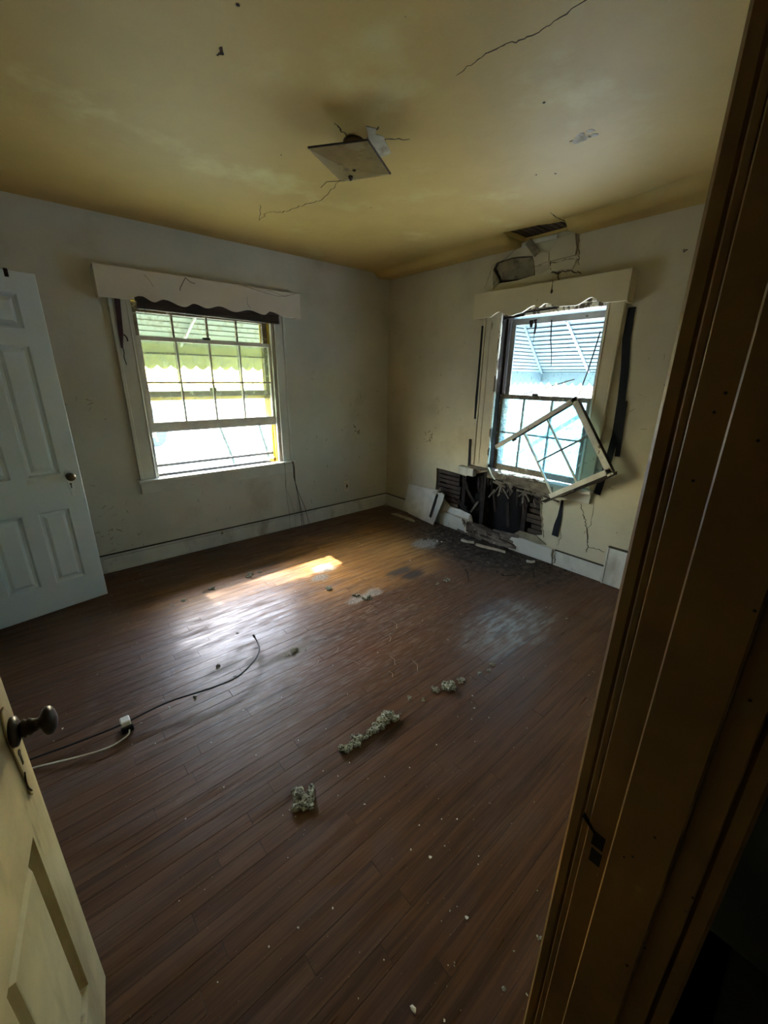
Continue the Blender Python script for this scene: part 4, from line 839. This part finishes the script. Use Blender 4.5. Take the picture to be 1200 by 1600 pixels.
CH = [(-2.386, -2.97), (-2.419, -3.143), (-2.66, -3.171), (-2.616, -3.232), (-2.418, -2.914), (-2.176, -2.226), (-2.368, -2.331), (-2.49, -2.306), (-2.454, -2.548), (-2.318, -2.666), (-1.719, -2.624), (-1.774, -2.677), (-1.835, -2.709), (-1.412, -2.714), (-1.768, -2.755), (-2.057, -2.698), (-1.818, -2.915), (-1.687, -2.897), (-2.372, -2.631), (-2.443, -2.699), (-2.497, -2.611), (-2.386, -2.53), (-2.659, -2.544), (-2.653, -2.578), (-2.685, -2.545), (-2.44, -2.702), (-3.24, -1.6), (-3.273, -1.653), (-3.027, -1.88), (-2.953, -1.938), (-2.894, -1.151), (-2.841, -1.282), (-3.036, -1.026), (-2.869, -1.135), (-2.902, -.931), (-3.078, -1.295), (-1.906, -.128), (-2.027, -.085), (-1.834, -.4), (-1.589, -.44), (-1.343, -.62), (-1.126, -.544), (-.869, -.625), (-1.108, -.754), (-.999, -.823), (-.734, -.625), (-.602, -1.201), (-.886, -1.335), (-.395, -1.193), (-.374, -1.23), (-1.309, -1.36), (-1.008, -.777), (-1.88, -1.184), (-1.712, -1.03), (-1.656, -.863), (-.492, -1.971), (-.54, -2.121), (-.538, -2.248), (-.684, -2.442), (-1.219, -2.819), (-1.088, -2.928), (-1.131, -2.924), (-1.242, -2.741), (-1.752, -2.645), (-1.872, -2.659), (-1.92, -2.792), (-2.217, -2.701), (-2.486, -2.493), (-2.343, -2.878), (-2.325, -2.978), (-2.735, -2.676), (-2.797, -2.852), (-2.877, -2.836), (-3.006, -2.815), (-3.032, -2.572), (-2.966, -2.592), (-2.699, -2.878), (-2.657, -3.057), (-2.751, -3.069), (-2.535, -3.174), (-2.284, -3.082), (-2.264, -3.069), (-2.268, -2.914), (-2.227, -2.949), (-2.092, -2.989), (-2.656, -2.258), (-2.805, -2.31), (-2.948, -2.34), (-2.774, -2.08), (-2.602, -1.999), (-2.431, -2.041), (-2.115, -2.008), (-1.864, -2.08), (-1.686, -2.153), (-1.471, -2.255), (-1.198, -2.129), (-1.445, -2.02), (-1.69, -1.992)]
chip0 = None; BIG = {0: .006, 1: .006, 2: .010, 10: .006, 11: .005, 44: .007, 45: .008, 47: .007, 51: .007, 26: .006, 48: .012, 49: .010}
for i, (x, y_) in enumerate(CH):
    r_ = BIG.get(i, rnd.uniform(.0018, .0038)) * 1.0
    if chip0 is None:
        o = chip0 = obj('paint_chip', B().lump((0, 0, .35), 1.0, 3, .45, 1, .5), m_chip, recenter=False)
    else:
        o = chip0.copy(); COL.objects.link(o)
    o.location = (x, y_, .0005); o.scale = (r_, r_ * rnd.uniform(.6, 1), r_ * .8); o.rotation_euler = (0, 0, rnd.uniform(0, 6.28))
    if y_ < -2.2: tag(o, 'tiny white paint chip on the dark boards in the near half of the room', 'paint chip', 'paint chips on the near floor')
    elif y_ < -1.25: tag(o, 'tiny white paint chip on the worn boards in the middle of the room', 'paint chip', 'paint chips on the middle floor')
    else: tag(o, 'tiny white paint chip on the boards towards the back wall', 'paint chip', 'paint chips on the far floor')
# straw-like fibres
STR = [(-2.0, -2.10, 1.9, .10), (-1.98, -2.16, 2.3, .06), (-1.86, -2.22, 1.0, .08), (-1.93, -2.28, 1.1, .05), (-1.80, -2.33, .9, .09), (-2.20, -1.95, .2, .05), (-1.62, -1.70, .1, .05), (-1.66, -1.72, .3, .06), (-2.05, -1.93, .4, .05), (-1.75, -2.05, .7, .07), (-1.63, -1.98, .9, .08)]
for i, (x, y_, a, l) in enumerate(STR):
    tag(obj('pale_straw', B().tube([(x, y_, .0025), (x + l * .5 * math.cos(a) + .006, y_ + l * .5 * math.sin(a), .003), (x + l * math.cos(a + .2), y_ + l * math.sin(a + .2), .0025)], .0013, 5), m_plaster),
        'thin pale straw lying on the boards in the middle of the room', 'straw', 'pale straws on the floor')
# wood splinters below the broken wall
spl = [((-.545, -1.520), (-.505, -1.690), .020, 'dark square stick with a pale end lying before the rotted baseboard', m_lath),
       ((-.30, -1.945), (-.29, -2.03), .022, 'curled brown splinter at the right end of the rot', m_lath),
       ((-.425, -1.775), (-.42, -1.84), .016, 'short brown splinter on the damp boards', m_rotg),
       ((-.205, -1.33), (-.18, -1.45), .030, 'white paint-flaked splinter at the left foot of the rotted baseboard', m_plaster),
       ((-.18, -1.48), (-.14, -1.76), .030, 'long white flaked strip fallen along the rotted baseboard', m_plaster),
       ((-.35, -1.60), (-.25, -1.68), .014, 'dark splinter between the square stick and the wall', m_rot),
       ((-.66, -1.74), (-.78, -1.87), .010, 'thin dark twig beside the grey crumbs', m_rot),
       ((-.24, -2.08), (-.34, -2.16), .014, 'dark splinter below the right end of the hole', m_rot),
       ((-.16, -1.98), (-.10, -2.02), .026, 'upright pale flake leaning on the rotted baseboard', m_patch),
       ((-.52, -1.98), (-.44, -2.05), .012, 'small brown splinter out on the clean boards', m_lath),
       ((-.30, -1.20), (-.36, -1.27), .012, 'small dark splinter near the leaning panel', m_rot)]
for i, (a, c, wd, lab, mt) in enumerate(spl):
    b = B(); n = 4
    for k in range(n):
        t0, t1 = k / n, (k + 1) / n
        p = lambda t: (a[0] + (c[0] - a[0]) * t + .006 * math.sin(t * 5 + i), a[1] + (c[1] - a[1]) * t, wd * .35 + .002 + .003 * math.sin(t * 4 + i))
        b.bar(p(t0), p(t1), wd * (1 - .5 * t1 if i else 1), wd * .6)
    tag(obj('wood_splinter', b, mt), lab, 'splinter', 'wood splinters below the hole')
# fine rotted crumbs: uncountable
b = B()
for k in range(420):
    yy = rnd.gauss(-1.5, .36); xx = -.04 - abs(rnd.gauss(0, .19))
    if yy < -2.4 or yy > -.9 or xx < -.75: continue
    if -.24 < xx < -.12 and -1.80 < yy < -1.28: continue
    r_ = rnd.uniform(.002, .008); a = rnd.uniform(0, 3.14); l = r_ * rnd.uniform(1, 4)
    b.bar((xx, yy, r_ * .4), (xx + l * math.cos(a), yy + l * math.sin(a), r_ * .5), r_, r_ * .7)
tag(obj('rotted_crumbs', b, m_rot), 'scatter of fine dark rotted wood crumbs below the hole', 'debris', kind='stuff')
b = B()
for k in range(900):
    xx, yy = rnd.uniform(-3.3, -.1), rnd.uniform(-3.2, -.05); r_ = rnd.uniform(.0008, .0022)
    if xx < -3.1 and yy < -2.4 or (xx > -.8 and -2.45 < yy < -.85): continue
    b.add([(xx - r_, yy - r_, 0), (xx + r_, yy - r_ * .6, 0), (xx, yy + r_, 0), (xx, yy, r_ * 1.2)], [(0, 1, 3), (1, 2, 3), (2, 0, 3), (0, 2, 1)])
tag(obj('dust_specks', b, m_plaster), 'pale dust specks scattered over the floorboards', 'dust', kind='stuff')

# ================================================================ OUTSIDE
gr = struct(obj('ground', B().box((-40, -40, -.75), (60, 80, -.60)), m_ground, recenter=False))
def awning(label, fn, uwl, uwr, ufl, ufr, d0, z0, d1, z1, zv, mat, vmat, nsl, braces, hipl=True, swave=.10):
    """slatted hip awning; fn(u, d, z); wall edge uwl..uwr, front edge ufl..ufr"""
    t = thing('window_awning', label, 'awning', fn((uwl + uwr) / 2, d0, z0))
    L = lambda a, c, q: a + (c - a) * q
    def quad(name, P, mt, th=.006):
        P = [Vector(fn(*p)) for p in P]; n = Vector((0, 0, 1)) * th; k = 4
        b = B().add(P + [p + n for p in P], [(0, 1, 2, 3), (7, 6, 5, 4)] + [(i, (i + 1) % 4, (i + 1) % 4 + 4, i + 4) for i in range(4)])
        return obj(name, b, mt, t)
    step = .009
    for i in range(nsl):
        q0, q1 = i / nsl, (i + 1) / nsl + .012
        da, db = L(d0, d1, q0), L(d0, d1, min(1, q1)); za, zb = L(z0, z1, q0) - step, L(z0, z1, min(1, q1))
        quad('slat', [(L(uwl, ufl, q0), da, za), (L(uwr, ufr, q0), da, za), (L(uwr, ufr, q1), db, zb), (L(uwl, ufl, q1), db, zb)], mat, .003)
        obj('slat_shadow_strip', B().bar(fn(L(uwl, ufl, q0), da - .002, za + .002), fn(L(uwr, ufr, q0), da - .002, za + .002), .004, .007), m_seam_shadow, t)  # dark strip standing in for the shadow gap between slats
        for uw, uf in ((uwl, ufl), (uwr, ufr)):
            wall = uf + (.10 if uf == max(ufl, ufr) else -.10)
            quad('slat', [(L(uw, uf, q0), da, za), (L(uw, wall, q0), d0, za), (L(uw, wall, q1), d0, zb), (L(uw, uf, q1), db, zb)], mat, .003)
            obj('slat_shadow_strip', B().bar(fn(L(uw, uf, q0), da, za + .004), fn(L(uw, wall, q0), d0, za + .004), .004, .007), m_seam_shadow, t)
    for uw, uf in ((uwl, ufl), (uwr, ufr)):
        obj('ridge_strip', B().bar(fn(uw, d0, z0 - .008), fn(uf, d1, z1 - .02), .022, .010), mat, t)
    obj('front_rail', B().bar(fn(ufl, d1 - .006, z1 - .012), fn(ufr, d1 - .006, z1 - .012), .020, .024), mat, t)
    lo, hi = min(ufl, ufr), max(ufl, ufr); n = max(2, round((hi - lo) / swave)); pts = []
    for i in range(n * 6 + 1):
        u = lo + (hi - lo) * i / (n * 6); pts.append((u, zv + .035 * (1 - abs(math.sin(math.pi * i / 6))) ** 1.0))
    obj('valance_strip', B().plate([(lo, z1)] + pts + [(hi, z1)], [], lambda a, c, w_: fn(a, d1 + w_, c), 0, .006), vmat, t)
    for ul in (ufl, ufr):
        wl_ = ul + (.10 if ul == max(ufl, ufr) else -.10)
        m_ = max(2, round((d1 - d0) / swave)); pts = []
        for i in range(m_ * 6 + 1):
            d = d0 + (d1 - d0) * i / (m_ * 6); pts.append((d, zv + .035 * (1 - abs(math.sin(math.pi * i / 6)))))
        obj('valance_strip', B().plate([(d0, z1)] + pts + [(d1, z1)], [], lambda a, c, w_: fn(L(wl_, ul, (a - d0) / (d1 - d0)) + w_, a, c), 0, .006), vmat, t)
    for (u0, da, za), (u1, db, zb) in braces:
        obj('brace_tube', B().tube([fn(u0, da, za), fn(u1, db, zb)], .012, 8), m_alu, t)
    return t
awning('green slatted metal awning outside the left window', lambda u, d, z: (u, d, z), -2.75, -.75, -2.90, -.60, .16, 2.06, .64, 1.735, 1.500, m_awn1, m_awn1v, 9,
       [((-1.84, .22, 1.99), (-1.92, .62, 1.70))], swave=.11)
awning('pale blue slatted metal awning outside the broken right window', lambda u, d, z: (d, u, z), -1.42, -2.30, -1.15, -2.60, .16, 2.045, 1.20, 1.530, 1.395, m_awn2, m_awn2, 17,
       [((-1.747, .40, 1.915), (-1.656, 1.16, 1.535))], swave=.085)
# leaning rail outside the right window
tag(obj('leaning_rail', B().bar((.45, -1.15, .58), (.52, -2.10, 1.295), .05, .03), m_awn2), 'pale rail leaning outside the grimy lower sash of the right window', 'rail')
tag(obj('rail_post', B().box((.43, -1.17, -.60), (.47, -1.12, .60)), m_awn2), 'pale post carrying the rail outside the right window', 'post')
# saplings outside the left window
def sapling(label, base, top, seed):
    r_ = random.Random(seed); base, top = Vector(base), Vector(top)
    t = thing('sapling', label, 'plant', tuple(base))
    P = [base.lerp(top, q) + Vector((r_.uniform(-.012, .012), r_.uniform(-.012, .012), 0)) for q in [k / 8 for k in range(9)]]
    obj('stem', B().tube(P, .030, 6, .014), m_stem, t)
    for k in range(16):
        p = P[2 + k % 6]; a = r_.uniform(0, 6.28); l = r_.uniform(.06, .18)
        obj('twig', B().tube([p, p + Vector((l * .6 * math.cos(a), l * .6 * math.sin(a), l * .5)), p + Vector((l * math.cos(a), l * math.sin(a), l * .35))], .005, 5, .002), m_stem, t)
        c = p + Vector((l * math.cos(a), l * math.sin(a), l * .35)); q = r_.uniform(.02, .045)
        obj('leaf', B().add([c, c + Vector((q, .3 * q, -q * .6)), c + Vector((q * 1.6, 0, -q * 1.6)), c + Vector((q * .5, -.5 * q, -q))], [(0, 1, 2, 3)]), m_leaf, t)
    return t
sapling('leaning leafless sapling outside the middle of the left window', (-.80, 2.0, -.60), (-1.25, 2.0, 1.02), 3)
sapling('thin sapling outside the right edge of the left window', (-.36, 2.0, -.60), (-.70, 2.0, 1.1), 5)
# bare tree that breaks up the sunlight falling through the left window
tt = thing('bare_tree', 'bare branching tree in the yard above the left window awning', 'tree', (-3.4, 5.6, -.60)); r2 = random.Random(12)
TR = [Vector((-3.4, 5.6, -.6)), Vector((-3.35, 5.55, 1.5)), Vector((-3.1, 5.4, 3.4)), Vector((-2.7, 5.2, 5.2)), Vector((-2.3, 5.1, 6.6))]
obj('trunk', B().tube(TR, .13, 8, .04), m_stem, tt)
for k in range(26):
    q = r2.uniform(.55, 1.0) * 4; i_ = min(3, int(q)); p = TR[i_].lerp(TR[i_ + 1], q - i_)
    a = r2.uniform(-1.2, 1.0); l = r2.uniform(.9, 2.0)
    e = p + Vector((l * math.cos(a), l * .5 * math.sin(a), l * r2.uniform(-.1, .5)))
    obj('branch', B().tube([p, p.lerp(e, .5) + Vector((r2.uniform(-.15, .15), r2.uniform(-.15, .15), .1)), e], .030, 6, .010), m_stem, tt)
    for m_ in range(3):
        s0 = p.lerp(e, r2.uniform(.4, 1)); obj('twig', B().tube([s0, s0 + Vector((r2.uniform(-.4, .5), r2.uniform(-.3, .3), r2.uniform(-.3, .4)))], .010, 5, .005), m_stem, tt)
# parked car seen through the left window
car = thing('parked_car', 'pale car parked outside beyond the left window', 'car', (-1.7, 10.8, -.60))
prof = [(.45, -.30), (.50, .0), (.42, .25), (.10, .34), (-.55, .80), (-2.1, .84), (-2.9, .36), (-3.7, .26), (-3.85, .0), (-3.82, -.30)][::-1]
fcar = lambda a, c, w_: (a, w_, c)
arch = lambda x: [(x + .40 * math.cos(q), -.28 + .40 * math.sin(q)) for q in [math.pi * k / 10 for k in range(11)]]
bot = [(.45, -.34)] + arch(-.35) + arch(-2.95) + [(-3.82, -.34)]
obj('body', B().plate(prof[1:-1] + bot, [], fcar, 9.98, 11.62), m_car, car)
obj('side_window', B().plate([(-.02, .36), (-.58, .74), (-1.25, .77), (-1.25, .36)], [], fcar, 9.972, 9.979), m_dglass, car)
obj('side_window', B().plate([(-1.33, .36), (-1.33, .77), (-2.05, .77), (-2.70, .40), (-2.65, .36)], [], fcar, 9.972, 9.979), m_dglass, car)
for x in (-.35, -2.95):
    for yy, s_ in ((9.99, 1), (11.60, -1)):
        wh = obj('wheel', B().lathe([(0, .20), (.0, .31), (.02, .33), (.17, .33), (.19, .31), (.19, .20)], (x, yy, -.27), (0, s_, 0), 24), m_tyre, car)
        obj('hub', B().lathe([(0, .19), (.02, .20), (.03, .06)], (x, yy + .002 * s_, -.27), (0, s_, 0), 16), m_rim, wh)
        for k in range(5):
            a = k * 1.2566; obj('spoke', B().bar((x, yy - .004 * s_, -.27), (x + .19 * math.cos(a), yy - .004 * s_, -.27 + .19 * math.sin(a)), .012, .045, (0, 0, 1) if k else (1, 0, 0)), m_rim, wh)
# shrubs beyond the right window
def shrub(label, c, rx, ry, rz, seed, mat, n=420, ls=.07):
    r_ = random.Random(seed); t = thing('shrub', label, 'shrub', (c[0], c[1], -.60)); b = B()
    for k in range(n):
        a = r_.uniform(0, 6.28); u = r_.uniform(-.9, 1); q = math.sqrt(max(0, 1 - u * u)) * r_.uniform(.6, 1.05)
        p = Vector((c[0] + rx * q * math.cos(a), c[1] + ry * q * math.sin(a), c[2] + rz * u))
        if p.z < -.55: continue
        d = Vector((r_.uniform(-1, 1), r_.uniform(-1, 1), r_.uniform(-.4, 1))).normalized() * ls * r_.uniform(.6, 1.3); e = d.cross(Vector((r_.uniform(-1, 1), r_.uniform(-1, 1), .3))).normalized() * ls * .35
        b.add([p, p + d * .5 + e, p + d, p + d * .5 - e], [(0, 1, 2, 3)])
    tag(obj('foliage', b, mat, t), kind='stuff')
    for k in range(5):
        a = r_.uniform(0, 6.28)
        obj('stem', B().tube([(c[0], c[1], -.60), (c[0] + rx * .3 * math.cos(a), c[1] + ry * .3 * math.sin(a), c[2] * .4 - .2), (c[0] + rx * .7 * math.cos(a), c[1] + ry * .7 * math.sin(a), c[2] + rz * .3)], .018, 6, .005), m_stem, t)
for i, (c, rx, ry, rz, mt) in enumerate((((6.0, 1.6, .25), 1.2, 1.3, .95, m_leaf2), ((7.2, -.4, .10), 1.3, 1.2, .85, m_leaf), ((5.4, -2.6, .0), 1.0, 1.1, .75, m_leaf2), ((8.5, 4.2, .6), 1.7, 1.8, 1.4, m_leaf), ((3.4, .55, -.25), .45, .5, .40, m_leaf))):
    shrub(('pale round shrub straight outside the right window', 'darker shrub behind the pale ones outside the right window', 'low pale shrub at the right outside the right window', 'large shrub farthest to the left outside the right window', 'small shrub close outside the right window')[i], c, rx, ry, rz, 60 + i, mt)
